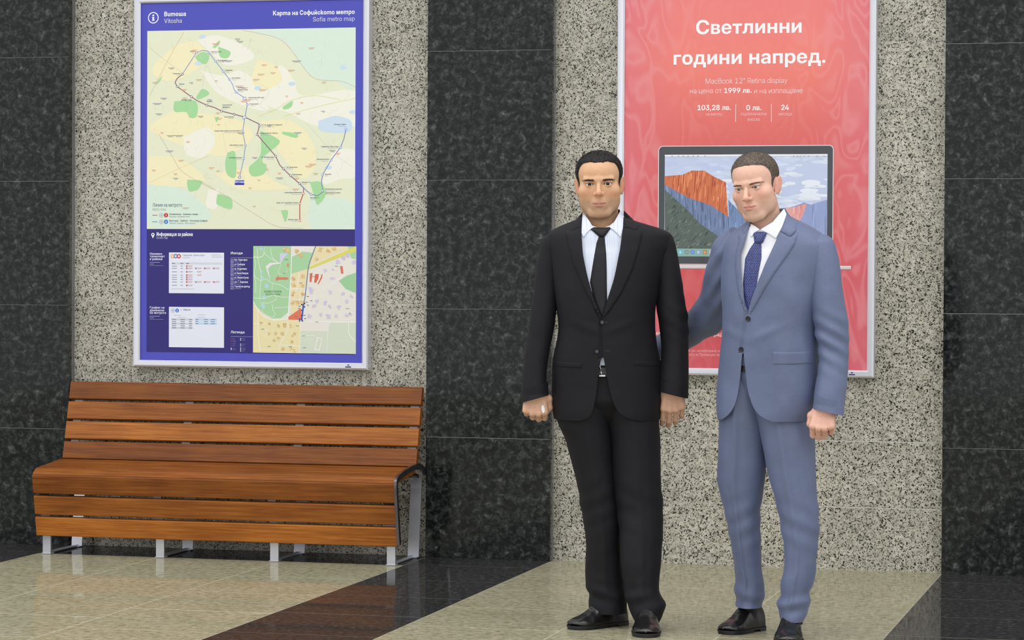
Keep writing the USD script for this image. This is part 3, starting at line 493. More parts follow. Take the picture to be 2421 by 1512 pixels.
for r_ in (([(0.7426,0.5509),(0.7858,0.5474),(0.7623,0.5287),(0.7506,0.5063),(0.742,0.51)], (214, 210, 236)), ([(0.6701,0.4873),(0.6917,0.5041),(0.7467,0.5063),(0.7467,0.5007),(0.7035,0.4949),(0.6819,0.4761),(0.6959,0.4203),(0.684,0.4463)], (236, 232, 232)),
           ([(0.783,0.246),(0.8475,0.2894),(0.8516,0.2337),(0.787,0.2349)], (226, 124, 96)), ([(0.8918,0.455),(0.9054,0.457),(0.8998,0.4142),(0.8912,0.4142)], (218, 110, 86)), ([(0.9183,0.4522),(0.9367,0.4523),(0.9348,0.433),(0.9232,0.4107),(0.9134,0.4125)], (218, 110, 86)),
           ([(0.9503,0.4517),(0.955,0.4517),(0.9523,0.4331),(0.9349,0.4041),(0.9302,0.4052),(0.9465,0.4368)], (218, 110, 86)), ([(1.0416,0.4911),(1.0544,0.49),(1.0592,0.456),(1.0475,0.4541)], (218, 124, 100)), ([(0.7781,0.5027),(0.7879,0.5009),(0.786,0.4841),(0.7774,0.486)], (220, 150, 116)),
           ([(0.7195,0.4279),(0.7332,0.4429),(0.7391,0.4355),(0.7784,0.4358),(0.7862,0.4284),(0.7745,0.4246),(0.7391,0.4243),(0.7235,0.4187)], (220, 130, 110))): dp(r_[0], r_[1], 6, False)
for c, s in zip([(0.6481,0.5692),(0.6763,0.3941),(0.6545,0.435),(0.6627,0.34),(0.6562,0.3008),(0.6524,0.4611)], (.007, .009, .006, .008, .008, .004)): P.add(affinity.scale(Point(c).buffer(s, quad_segs=4), 1.1, 1.2), (180, 218, 236), 5)
for pts, w in (([(0.6284,0.5728),(0.6325,0.5206),(0.6486,0.4461),(0.6448,0.3976),(0.6411,0.3305)], .0022), ([(0.6639,0.5767),(0.6639,0.5506),(0.6955,0.5246),(0.7349,0.5062)], .002), ([(0.6083,0.4459),(0.6447,0.42),(0.6723,0.4276),(0.6999,0.4092),(0.7471,0.3983),(0.7864,0.3763)], .0022), ([(0.6087,0.3377),(0.6608,0.3344),(0.708,0.3496),(0.7473,0.3425),(0.7866,0.341)], .002),
               ([(0.6411,0.3155),(0.6845,0.3122),(0.7238,0.3311),(0.7198,0.3497)], .002), ([(0.7042,0.3086),(0.7082,0.2789),(0.7201,0.2603),(0.7044,0.2453),(0.6689,0.2598),(0.6531,0.2746),(0.6688,0.3009)], .002), ([(0.6954,0.5731),(0.7034,0.5321),(0.7271,0.5062)], .002), ([(0.608,0.5317),(0.6483,0.5319),(0.6639,0.5506)], .003), ([(0.6128,0.528),(0.6208,0.4945),(0.613,0.4571),(0.6211,0.4124),(0.6213,0.3602)], .002),
               ([(0.7078,0.4092),(0.704,0.3682),(0.7198,0.3497)], .0016), ([(0.7121,0.2901),(0.7867,0.2945)], .0018), ([(0.7467,0.4988),(0.7351,0.4578),(0.7548,0.4505),(0.7822,0.4693)], .0016), ([(0.8013,0.5846),(0.7979,0.4582),(0.7905,0.3466),(0.783,0.2386)], .004), ([(0.839,0.4584),(0.8256,0.3692)], .003), ([(0.7943,0.3819),(0.8686,0.3806)], .003), ([(0.8452,0.3767),(0.8415,0.3247)], .0024),
               ([(0.6334,0.2782),(0.6338,0.1587),(0.6459,0.0842)], .0035), ([(0.6088,0.319),(0.6334,0.2782),(0.669,0.2449),(0.7202,0.2324),(0.783,0.2386)], .004), ([(0.7482,0.1135),(0.8462,0.1091)], .0026), ([(0.7791,0.2274),(0.7832,0.1902),(0.7442,0.1153),(0.7405,0.0713)], .0026), ([(0.8458,0.2244),(0.8425,0.0726)], .0026), ([(0.881,0.2247),(1.121,0.2253)], .0035), ([(0.846,0.1612),(0.9203,0.1583)], .0022),
               ([(0.9863,0.2221),(0.9771,0.0885)], .002), ([(1.0854,0.2231),(1.0875,0.1713),(1.1214,0.131)], .003), ([(0.9545,0.3775),(0.9972,0.4001),(1.067,0.4523)], .003), ([(1.0483,0.2746),(1.0523,0.2376),(1.1066,0.2455),(1.1026,0.2751)], .0024), ([(0.6092,0.2126),(0.677,0.2152),(0.7241,0.2324)], .0022), ([(0.6574,0.1851),(0.6751,0.1853),(0.6753,0.1443)], .0022),
               ([(0.638,0.0897),(0.705,0.0906)], .002), ([(0.7944,0.3317),(0.861,0.3286)], .0024), ([(0.8178,0.3765),(0.8141,0.3096)], .002)):
    P.add(LineString(smooth_line(pts, 4)).buffer(w / 2, cap_style='flat').intersection(dm), (246, 248, 244), 7)
for k in range(170):       # house blocks
    for (cx_, cz_), col, sx in ((rg.choice([(0.8097,0.4322),(0.8099,0.3988),(0.8567,0.44),(0.8568,0.3991),(0.81,0.3579),(0.857,0.3582),(0.8063,0.3169),(0.8298,0.3171),(0.8572,0.3174),(0.8249,0.5587),(0.8446,0.5402),(0.7857,0.5622),(0.7661,0.5659),(0.9421,0.5665),(0.981,0.563),(1.0121,0.5742),(0.9266,0.522)]), rg.choice(((226, 192, 132), (232, 204, 150), (214, 176, 120))), .0095),
                                (rg.choice([(0.8921,0.3845),(0.8999,0.3697),(0.9658,0.4703),(1.0047,0.4742),(1.0049,0.4372),(1.0318,0.5114),(1.0821,0.5412),(1.0589,0.5263),(1.1094,0.508),(0.9274,0.3254),(0.9665,0.3146),(0.9158,0.2993),(0.9935,0.3667),(1.0753,0.3229),(1.0984,0.349),(1.0557,0.3598),(1.0251,0.2558),(0.9433,0.2588),(0.9862,0.2518),(1.0755,0.26),(1.0949,0.2676),(0.8926,0.2508),(0.9899,0.3),(1.0366,0.2967)]), rg.choice(((206, 200, 226), (214, 208, 232))), .0095),
                                (rg.choice([(0.6494,0.2186),(0.6888,0.2153),(0.736,0.2046),(0.7675,0.2049),(0.7988,0.2053),(0.685,0.1668),(0.7205,0.1672),(0.7558,0.1676),(0.8108,0.1608),(0.8031,0.1309),(0.7363,0.145),(0.76,0.0969),(0.7993,0.0974),(0.8189,0.0864),(0.7674,0.2124),(0.7166,0.1373),(0.8186,0.1683)]), (216, 184, 126), .005)):
        a = rg.choice((0, 20, -35, 70)); w_, h_ = sx * rg.uniform(.5, 1.5), sx * rg.uniform(.3, 1.0)
        cc = (cx_ + rg.uniform(-.007, .007), cz_ + rg.uniform(-.007, .007))
        P.add(affinity.rotate(rect(cc[0] - w_ / 2, cc[1] - h_ / 2, cc[0] + w_ / 2, cc[1] + h_ / 2), a).intersection(dm), col, 8)
P.line(smooth_line([(0.9205,0.585),(0.9032,0.5404),(0.8858,0.4884),(0.8782,0.429),(0.8688,0.3472),(0.8611,0.3063)], 4), .0042, (112, 140, 160), 9).line([(0.8611,0.31),(0.8516,0.2356)], .0080, (70, 100, 190), 9)
for p in [(0.8658,0.313),(0.8525,0.3069),(0.8651,0.2959),(0.8526,0.2802),(0.8527,0.256),(0.8418,0.2384),(0.8418,0.2299),(0.8555,0.23),(0.8528,0.2356)]: P.add(rect(p[0] - .0035, p[1] - .003, p[0] + .0035, p[1] + .003), (58, 66, 130), 10)
for p in [(0.8825,0.3458),(0.8767,0.319),(0.9001,0.3259),(0.8826,0.3046),(0.8416,0.2994),(0.8397,0.2882),(0.8652,0.2561),(0.8692,0.2413)]: P.add(rect(p[0] - .005, p[1] - .0013, p[0] + .005, p[1] + .0013), (96, 100, 118), 10)
for t, p, c_ in (('ЮЖЕН ПАРК', [(0.7079,0.3627)][0], .010), ('SOUTH PARK', [(0.708,0.3504)][0], .0085)): P.text(t, *p, c_, (96, 140, 96), 8, 500, 'c', 24)
for p in [(0.7741,0.5205),(0.7626,0.455),(0.847,0.4094),(1.0241,0.4899),(0.8222,0.2509),(0.9278,0.2252),(0.8617,0.1587),(0.6574,0.1889),(0.9114,0.4403),(1.0793,0.2904),(0.8302,0.2056),(0.7953,0.1066),(0.8658,0.103),(0.6892,0.1064)]: P.add(rect(p[0] - .008, p[1] - .001, p[0] + .008, p[1] + .001), (120, 122, 110), 10)
P.add(Polygon([(0.9301,0.1529),(0.9554,0.1476),(0.942,0.088),(0.9159,0.0933)]).difference(Polygon([(0.9332,0.1484),(0.9508,0.1446),(0.9393,0.0925),(0.9213,0.0967)])), (244, 246, 240), 8)
P.build(board, 'map_print', MATS['print_ink'])
L.build(board, 'lettering', MATS['print_ink'], kind='stuff')
def maker_mark(t, x, z):
    k = Print(-.0172, .0001)
    k.add(Polygon([(x - .006, z + .008), (x + .006, z + .008), (x + .001, z + .002), (x - .001, z + .002)]), (70, 74, 160), 0).add(rect(x - .014, z - .006, x + .014, z - .001), (52, 50, 120), 0)
    k.build(t, 'maker_mark', MATS['print_ink'])
maker_mark(board, W - .098, .0185)

# ------------------------------------------------------------------ red advertising poster
poster = thing('advertising_poster', 'red laptop advertising poster in a silver frame on the right granite bay behind the men', 'poster', (.302, .025, .872))
W2 = 1.190
board_frame(poster, W2, H)
film = {'sx': ('mapping', {'scale': (1.0, 1.0, .16)}), 't': T, 'bn': ('noise_texture', {'scale': 9.0, 'detail': 1.5}), 'b': ('bump', {'strength': .55, 'distance': .012})}
film_l = [('t.object', 'sx.vector'), ('sx.vector', 'bn.vector'), ('bn.fac', 'b.height'), ('b.normal', 'p.normal')]
fp = ('principled_bsdf', {'roughness': .24, 'specular_ior_level': .55, 'coat_weight': .25, 'coat_roughness': .12})
mat('poster_ink', {**film, 'a': ('attribute', {'attribute': 'tint'}), 'p': fp}, film_l + [('a.color', 'p.base_color')])
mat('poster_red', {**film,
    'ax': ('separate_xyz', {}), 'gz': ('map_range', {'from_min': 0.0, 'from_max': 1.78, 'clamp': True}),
    'rz': ('rgb_ramp', {'ramp': [(0, lin(206, 82, 92)), (.3, lin(212, 80, 82)), (.6, lin(224, 100, 94)), (.8, lin(242, 128, 114)), (1, lin(240, 126, 124))]}),  # printed red gradient; glare on the upper sheet put into its paler stops
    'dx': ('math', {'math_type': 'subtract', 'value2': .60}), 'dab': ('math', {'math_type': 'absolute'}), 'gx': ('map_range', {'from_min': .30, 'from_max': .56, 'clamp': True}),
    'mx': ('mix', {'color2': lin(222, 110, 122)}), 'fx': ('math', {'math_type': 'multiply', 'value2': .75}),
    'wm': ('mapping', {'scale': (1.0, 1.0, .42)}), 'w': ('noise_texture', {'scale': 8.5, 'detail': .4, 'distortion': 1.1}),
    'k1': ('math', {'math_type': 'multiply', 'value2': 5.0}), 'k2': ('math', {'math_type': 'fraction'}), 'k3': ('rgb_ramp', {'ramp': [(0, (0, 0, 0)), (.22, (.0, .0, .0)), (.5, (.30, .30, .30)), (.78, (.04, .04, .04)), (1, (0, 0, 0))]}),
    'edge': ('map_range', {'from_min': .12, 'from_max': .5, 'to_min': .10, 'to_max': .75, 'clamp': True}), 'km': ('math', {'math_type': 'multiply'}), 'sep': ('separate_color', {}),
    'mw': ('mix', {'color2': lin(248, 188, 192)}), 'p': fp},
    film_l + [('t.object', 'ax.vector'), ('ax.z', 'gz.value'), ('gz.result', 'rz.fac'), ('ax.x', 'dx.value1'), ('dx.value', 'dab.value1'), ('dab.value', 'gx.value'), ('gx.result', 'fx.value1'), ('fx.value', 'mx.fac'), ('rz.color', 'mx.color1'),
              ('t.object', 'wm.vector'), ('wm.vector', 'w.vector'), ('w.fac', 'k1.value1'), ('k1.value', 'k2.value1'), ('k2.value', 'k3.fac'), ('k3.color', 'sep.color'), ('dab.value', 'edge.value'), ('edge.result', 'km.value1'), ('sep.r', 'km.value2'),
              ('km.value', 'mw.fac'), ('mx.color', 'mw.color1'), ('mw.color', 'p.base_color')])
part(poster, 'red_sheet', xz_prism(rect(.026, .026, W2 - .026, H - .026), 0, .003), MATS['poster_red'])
HA, HB, A = Print(-.0006), Print(-.0006), Print(-.0006); S = Print(-.0006, .00005)
q = [(0.3618,1.5581),(0.8539,1.5536),(0.2564,1.4219),(0.9625,1.4154)]
HA.text('Светлинни', q[0][0], (q[0][1] + q[1][1]) / 2, .0640, (250, 248, 250), 0, 700, res=200, width=q[1][0] - q[0][0])
HB.text('години напред.', q[2][0], (q[2][1] + q[3][1]) / 2, .0640, (250, 248, 250), 0, 700, res=200, width=q[3][0] - q[2][0])
q = [(0.4085,1.3306),(0.7871,1.3263),(0.3369,1.2875),(0.4913,1.2859),(0.494,1.2869),(0.6236,1.2856),(0.6328,1.2844),(0.8559,1.2842)]
A.text('MacBook 12" Retina display', *q[0], .0235, (252, 226, 226), 0, 300, width=q[1][0] - q[0][0])
A.text('на цена от', *q[2], .0235, (252, 226, 226), 0, 300, width=q[3][0] - q[2][0] - .006).text('1999 лв.', *q[4], .0235, (252, 240, 240), 0, 750, width=q[5][0] - q[4][0]).text('и на изплащане', *q[6], .0235, (252, 226, 226), 0, 300, width=q[7][0] - q[6][0])
q = [(0.3712,1.21),(0.5297,1.2086),(0.5972,1.208),(0.6699,1.2073),(0.7569,1.2076),(0.7944,1.2073)]
for k, t in enumerate(('103,28 лв.', '0 лв.', '24')): A.text(t, *q[2 * k], .0240, (252, 240, 240), 0, 750, width=q[2 * k + 1][0] - q[2 * k][0])
q = [(0.4116,1.185),(0.4876,1.1844),(0.5731,1.1847),(0.6932,1.1837),(0.6046,1.1599),(0.6622,1.1595),(0.7464,1.1833),(0.8069,1.1828)]
for k, t in enumerate(('на месец', 'първоначална', 'вноска', 'месеца')): A.text(t, *q[2 * k], .0150, (250, 206, 208), 0, 300, res=40, width=q[2 * k + 1][0] - q[2 * k][0])
for a, b in ([(0.5506,1.2367),(0.5511,1.1561)], [(0.7138,1.2351),(0.7144,1.1548)]): A.add(rect(a[0] - .0013, b[1], a[0] + .0013, a[1]), (252, 226, 226), 0)
(x, z), (xr, zr) = [(0.4314,0.1798),(0.4996,0.1806)]; A.text('жи, сградайс', xr + .04, z, .0170, (250, 220, 210), 0, 500, 'r', 32).text('до дома', [(0.2093,0.186)][0][0], z + .003, .0170, (250, 220, 210), 0, 500, 'r', 32)
(x, z), (x2, z2) = [(0.337,0.1073),(0.3371,0.0894)]; A.text('важи до изчерпване на количествата', x - .03, z, .0120, (244, 170, 170), 0, 400, 'l', 32).text('в АйСтайл и Премиум партньори', x - .05, z2, .0120, (244, 170, 170), 0, 400, 'l', 32)
HA.build(poster, 'headline', MATS['poster_ink'], kind='stuff'); HB.build(poster, 'headline', MATS['poster_ink'], kind='stuff'); A.build(poster, 'lettering', MATS['poster_ink'], kind='stuff')
# the pictured laptop
q = [(0.1929,1.0486),(0.9985,1.0441),(1.0026,0.5058),(0.2236,1.0079),(0.9711,0.5445),(0.2838,0.5781),(0.4922,0.5441),(0.2728,0.4981),(1.0806,0.4868)]
lx0, lz1, lx1, lz0 = q[0][0], q[0][1], q[1][0], q[2][1]
lid = rect(lx0, lz0 - .03, lx1, lz1).buffer(-.022).buffer(.022).intersection(rect(lx0, lz0, lx1, lz1))
S.add(lid, (226, 222, 222), 0).add(lid.buffer(-.0035), (66, 70, 74), 1)
sc = rect(q[3][0], q[4][1], q[4][0], q[3][1]); S.add(sc, (196, 208, 236), 2)
sx0, sz0, sx1, sz1 = sc.bounds
for k in range(260):      # clouds: small soft-edged patches, whiter towards the middle and the right
    u, v = rg.random(), rg.random(); c = (sx0 + u * (sx1 - sx0), sz0 + (sz1 - sz0) * (.40 + .6 * v)); e = affinity.scale(Point(c).buffer(rg.uniform(.005, .013), quad_segs=4), rg.uniform(1.5, 4), rg.uniform(.5, 1.1))
    w_ = min(1, max(0, .25 + .6 * u - .25 * (v > .75) + .3 * (abs(v - .45) < .15) + rg.uniform(-.22, .22))); S.add(e.intersection(sc), tuple(int(a_ + (b_ - a_) * w_) for a_, b_ in zip((190, 204, 236), (234, 240, 250))), 3 + k * 5 / 260)
def streaks(pts, base, spread, n, layer, wmin=.002, wmax=.008, slant=0.0, hmin=.02, hmax=.12):
    g = Polygon(pts).buffer(0).intersection(sc); S.add(g, base, layer)
    x0_, z0_, x1_, z1_ = g.bounds
    for k in range(n):
        cx_, cz_ = rg.uniform(x0_, x1_), rg.uniform(z0_, z1_); w_, h_ = rg.uniform(wmin, wmax), rg.uniform(hmin, hmax)
        t_ = rg.uniform(-1, 1); col = tuple(int(max(0, min(255, b_ + t_ * s_))) for b_, s_ in zip(base, spread))
        S.add(Polygon([(cx_, cz_), (cx_ + w_, cz_ + h_ * .2), (cx_ + w_ + slant * h_, cz_ + h_), (cx_ + slant * h_, cz_ + h_ * .8)]).intersection(g), col, layer + 1 + k % 3)
streaks([(0.7593,0.736),(0.7927,0.7639),(0.8654,0.789),(0.899,0.7806),(0.9714,0.8028),(0.9734,0.5445),(0.7607,0.5436)], (150, 164, 208), (20, 20, 24), 60, 8)
streaks([(0.7647,0.7584),(0.8375,0.7723),(0.8794,0.7862),(0.863,0.7361),(0.8465,0.7027),(0.7651,0.7026)], (232, 164, 160), (16, 40, 36), 40, 12, wmin=.002, wmax=.005)
streaks([(0.2243,0.9104),(0.3044,0.9158),(0.35,0.9354),(0.4071,0.9352),(0.4471,0.9098),(0.5069,0.8816),(0.5194,0.7219),(0.4366,0.7752),(0.3337,0.8089),(0.2245,0.871)], (208, 110, 66), (44, 56, 46), 260, 12, wmin=.0015, wmax=.006, slant=.05)
streaks([(0.2245,0.871),(0.3337,0.8117),(0.4366,0.778),(0.5194,0.7247),(0.5961,0.6912),(0.6197,0.543),(0.2267,0.5412)], (112, 130, 168), (34, 34, 36), 260, 16, wmin=.002, wmax=.007, slant=-.05)
streaks([(0.5188,0.8032),(0.5388,0.7807),(0.5844,0.736),(0.6188,0.68),(0.5291,0.5426),(0.5222,0.7247)], (120, 144, 186), (30, 30, 30), 70, 20, wmin=.002, wmax=.006)
streaks([(0.2247,0.8485),(0.2766,0.8033),(0.3283,0.7583),(0.3916,0.6909),(0.4831,0.6293),(0.5064,0.5425),(0.2267,0.5412)], (84, 98, 92), (46, 44, 40), 420, 20, wmin=.003, wmax=.010, hmin=.006, hmax=.026, slant=.5)
S.add(rect(sx0, sz1 - .0085, sx1, sz1), (240, 240, 246), 26)
for xx in [(0.2535,1.0016),(0.2838,1.0014),(0.305,1.0013),(0.3279,1.0012),(0.3524,1.0011),(0.3736,1.001),(0.4066,1.0008),(0.8135,0.9989),(0.8303,0.9988),(0.8443,0.9988),(0.8594,0.9987),(0.8806,0.9986),(0.9197,0.9984),(0.9504,0.9983)]: S.add(rect(xx[0], xx[1] - .0015, xx[0] + .008, xx[1] + .0015), (150, 150, 160), 27)
S.add(rect(*([(0.2811,0.5432)][0]), *([(0.492,0.5789)][0])), (136, 178, 164), 26)
for k, (p, col) in enumerate(zip([(0.2999,0.563),(0.3285,0.5631),(0.3554,0.5632),(0.3833,0.5633),(0.413,0.5634),(0.442,0.5635),(0.4711,0.5636)], ((120, 190, 226), (130, 140, 146), (96, 140, 220), (150, 170, 220), (186, 130, 70), (226, 190, 186), (232, 226, 190)))):
    S.add(Point(p).buffer(.0098, quad_segs=6) if k in (1, 2) else affinity.rotate(rect(p[0] - .0085, p[1] - .0095, p[0] + .0085, p[1] + .0095), -8 if k == 3 else 0), col, 27)
    S.add(Point(p).buffer(.004, quad_segs=3) if k in (1, 2) else rect(p[0] - .005, p[1] - .006, p[0] + .003, p[1] + .004), tuple(min(255, c_ + 40) for c_ in col), 28)
b0, b1 = [(0.1982,0.4954),(1.0806,0.4868)]
S.add(rect(lx0 - .045, b1[1], b1[0], lz0 - .002), (216, 208, 204), 3).add(rect(lx0 - .045, b1[1], b1[0], b1[1] + .0035), (170, 158, 158), 4).add(rect(lx0 - .045, lz0 - .006, b1[0], lz0 - .003), (244, 240, 240), 4)
S.build(poster, 'laptop_picture', MATS['poster_ink'])
maker_mark(poster, W2 - .100, .0185)

# ------------------------------------------------------------------ people: implicit shapes
def smin(a, b, k):
    h = np.clip(.5 + .5 * (b - a) / k, 0, 1); return b + (a - b) * h - k * h * (1 - h)
def smax(a, b, k): return -smin(-a, -b, k)
def surface_nets(F, origin, h):
    s = F < 0; n = np.array(F.shape) - 1
    sl = lambda A, d: A[d[0]:d[0] + n[0], d[1]:d[1] + n[1], d[2]:d[2] + n[2]]
    cs = list(np.ndindex(2, 2, 2)); cnt = sum(sl(s, c).astype(np.int8) for c in cs)
    cell = np.argwhere((cnt > 0) & (cnt < 8)); idx = np.full(n, -1, np.int64); idx[tuple(cell.T)] = np.arange(len(cell))
    val = {c: F[cell[:, 0] + c[0], cell[:, 1] + c[1], cell[:, 2] + c[2]] for c in cs}
    acc = np.zeros((len(cell), 3)); w = np.zeros(len(cell))
    for c in cs:
        for ax in range(3):
            if c[ax]: continue
            d = list(c); d[ax] = 1; a, b = val[c], val[tuple(d)]; x = (a < 0) != (b < 0)
            t = np.where(x, a / np.where(x, a - b, 1), 0); p = np.tile(np.array(c, float), (len(cell), 1)); p[:, ax] += t
            acc += p * x[:, None]; w += x
    v = np.array(origin) + h * (cell + acc / w[:, None]); faces = []
    for ax in range(3):
        u, q = (ax + 1) % 3, (ax + 2) % 3
        lo = [slice(None)] * 3; hi = [slice(None)] * 3; lo[ax] = slice(0, -1); hi[ax] = slice(1, None)
        a, b = s[tuple(lo)], s[tuple(hi)]; e = np.argwhere(a != b)
        e = e[(e[:, u] > 0) & (e[:, q] > 0) & (e[:, u] < n[u]) & (e[:, q] < n[q])]
        inside = a[tuple(e.T)]
        def I(du, dq): k = e.copy(); k[:, u] -= du; k[:, q] -= dq; return idx[tuple(k.T)]
        quad = np.stack([I(1, 1), I(0, 1), I(0, 0), I(1, 0)], 1); quad[~inside] = quad[~inside][:, ::-1]
        faces += [quad[:, [0, 1, 2]], quad[:, [0, 2, 3]]]
    return trimesh.Trimesh(v, np.vstack(faces), process=False)
def relax(m, lam, n):
    """each point moves towards the mean of its neighbours"""
    import scipy.sparse as sp
    f = m.faces; i = np.concatenate([f[:, 0], f[:, 1], f[:, 2]]); j = np.concatenate([f[:, 1], f[:, 2], f[:, 0]]); N_ = len(m.vertices)
    A = sp.coo_matrix((np.ones(2 * len(i)), (np.r_[i, j], np.r_[j, i])), (N_, N_)).tocsr(); A.data[:] = 1; dg = np.asarray(A.sum(1)).ravel(); v = np.array(m.vertices)
    for _ in range(n): v = v + lam * (A @ v / dg[:, None] - v)
    m.vertices = v; return m
class Field:
    def __init__(self, lo, hi, h):
        self.lo, self.h = np.array(lo, float), h
        g = [np.arange(a, b, h, dtype=np.float32) for a, b in zip(lo, hi)]
        self.X, self.Y, self.Z = g[0][:, None, None], g[1][None, :, None], g[2][None, None, :]
    def ell(self, c, r):
        x, y, z = self.X - c[0], self.Y - c[1], self.Z - c[2]
        k0 = np.sqrt((x / r[0]) ** 2 + (y / r[1]) ** 2 + (z / r[2]) ** 2); k1 = np.sqrt((x / r[0] ** 2) ** 2 + (y / r[1] ** 2) ** 2 + (z / r[2] ** 2) ** 2) + 1e-9
        return k0 * (k0 - 1) / k1
    def ball(self, c, r): return np.sqrt((self.X - c[0]) ** 2 + (self.Y - c[1]) ** 2 + (self.Z - c[2]) ** 2) - r
    def cap(self, a, b, ra, rb=None, sc=(1, 1, 1)):
        rb = ra if rb is None else rb; a, b = np.array(a, float), np.array(b, float); s = np.array(sc, float)
        d = (b - a) / s; x, y, z = (self.X - a[0]) / s[0], (self.Y - a[1]) / s[1], (self.Z - a[2]) / s[2]
        t = np.clip((x * d[0] + y * d[1] + z * d[2]) / max(d @ d, 1e-12), 0, 1)
        return np.sqrt((x - d[0] * t) ** 2 + (y - d[1] * t) ** 2 + (z - d[2] * t) ** 2) - (ra + (rb - ra) * t)
    def mesh(self, F): return surface_nets(np.pad(F, 1, constant_values=self.h), self.lo - self.h, self.h)

# ------------------------------------------------------------------ people: head (millimetres: x to the viewer's right, y out of the face, z up from the eye line)
def head_shape(p):
    f = Field((-98, -122, -190), (98, 134, 132), 2.0); w, jw = p['wide'], p['jaw']
    d = f.ell((0, -10, 38), (75 * w, 98, 77 * p.get('top', 1)))
    d = smin(d, f.ell((0, 20, -24), (65 * w, 66, 84)), 14)
    for s in (-1, 1):
        d = smin(d, f.cap((s * 43 * jw, 0, -62), (s * 21 * jw, 54, -97), 19, 19), 18)
        d = smin(d, f.ell((s * 46 * w, 44, -24), (24, 28, 24)), 16)
        d = smin(d, f.ell((s * 41 * jw, 26, -58), (22 * p['cheek'], 30, 32)), 18)
    d = smin(d, f.ball((0, 64, -98), 21), 16)
    for s in (-1, 1):
        d = smin(d, f.cap((s * 43, 66, 17), (s * 14, 81, 15), 11, 9), 9)
        d = smax(d, -f.ell((s * 31.5, 97, 0), (20, 17, 11.5)), 9)
    d = smin(d, f.ball((0, 80, 16), 12), 10)
    d = smin(d, f.ell((0, 72, -68), (30, 20, 24)), 12)
    # nose
    nl = p['nose']
    d = smin(d, f.cap((0, 82, 8), (0, 103, nl + 6), 6.0, 8.5), 8)
    d = smin(d, f.ell((0, 104.5, nl), (11.0, 11.0, 9.5)), 6)
    for s in (-1, 1):
        d = smin(d, f.ell((s * 13, 92, nl - 3), (7.2, 10, 7)), 5)
        d = smax(d, -f.ell((s * 6.5, 101, nl - 12), (4.2, 6, 4)), 2)
        d = smax(d, -f.cap((s * 22, 90, nl - 5), (s * 36, 80, -72), p['fold'], p['fold'] + .5), 9)
    # mouth
    mz = p['mouth']; X, Y, Z = f.X, f.Y, f.Z
    sm = p['smile']
    up = smin(smin(f.cap((-25, 79, mz + sm), (-7, 90.5, mz + 4.0), 2.2, 3.9), f.cap((25, 79, mz + sm), (7, 90.5, mz + 4.0), 2.2, 3.9), 3), f.cap((-7, 90.5, mz + 3.6), (7, 90.5, mz + 3.6), 3.7), 3)
    lo = smin(f.cap((-23, 79.5, mz - 2 + sm), (-6, 89, mz - 6), 2.6, 4.8), f.cap((23, 79.5, mz - 2 + sm), (6, 89, mz - 6), 2.6, 4.8), 3); lo = smin(lo, f.cap((-6, 89, mz - 6), (6, 89, mz - 6), 4.8), 3)
    d = smin(d, smin(up, lo, 1.2), 4)
    for s in (-1, 1): d = smax(d, -f.cap((0, 95.5, mz - 1.0), (s * 27, 81.5, mz - .8 + sm), 1.7, 1.7), 1.6)
    d = smax(d, -f.cap((0, 95, mz + 12), (0, 92.5, mz + 22), 2.2), 4)
    d = smax(d, -f.cap((-14, 95, mz - 16), (14, 95, mz - 16), 4.5), 7)
    # eyes: lids round the ball, then the almond opening
    for s in (-1, 1):
        ex, ey = s * 31.5, 69.5
        d = smin(d, f.ball((ex, ey, 0), 14.0), 4)
        d = smin(d, f.cap((ex - 14, ey + 9, 8), (ex + 14, ey + 9, 8), 2.6), 5)
        u = (X - ex) / 14.5; q = 1 - u * u + 0 * Y
        op = np.maximum(np.maximum(Z - p['lid'] * q - .3 * s * u, -p['low'] * q - Z), np.maximum(np.abs(X - ex) - 14.2, 68 - Y))
        d = smax(d, -op, .8)
    bare = d.copy()
    # ears
    for s in (-1, 1):
        xs = f.X * s - 76.5 * w - p['ear'] * (-10 - f.Y) - .08 * (f.Z + 4); ez, ey_ = f.Z + 2, f.Y + 14 + .18 * (f.Z + 2)
        def el(x, y, z, r): k0 = np.sqrt((x / r[0]) ** 2 + (y / r[1]) ** 2 + (z / r[2]) ** 2); return (k0 - 1) * min(r)
        e = smin(el(xs, ey_, ez, (4.6, 16, 27)), el(xs, ey_ - 4, ez + 24, (4.8, 9, 11)), 6)
        e = smax(e, -el(xs - 4.6, ey_ - 3, ez + 2, (4.4, 9.5, 17)), 2.5)
        d = smin(d, f.ell((s * 70 * w, -8, -6), (12, 10, 26)), 6); d = smin(d, e, 4)
    nr = p['neck']
    d = smin(d, f.cap((0, -14, -60), (0, -30, -188), nr, nr + 4, (1, .95, 1)), 14)
    return f, d, smin(bare, d + 3.0, 1)
def zline(y, p):
    """hairline height by depth: forehead corners, temple, sideburn, round the ear, nape"""
    k = p['hairline']; return np.interp(y, [q[0] for q in k], [q[1] for q in k])
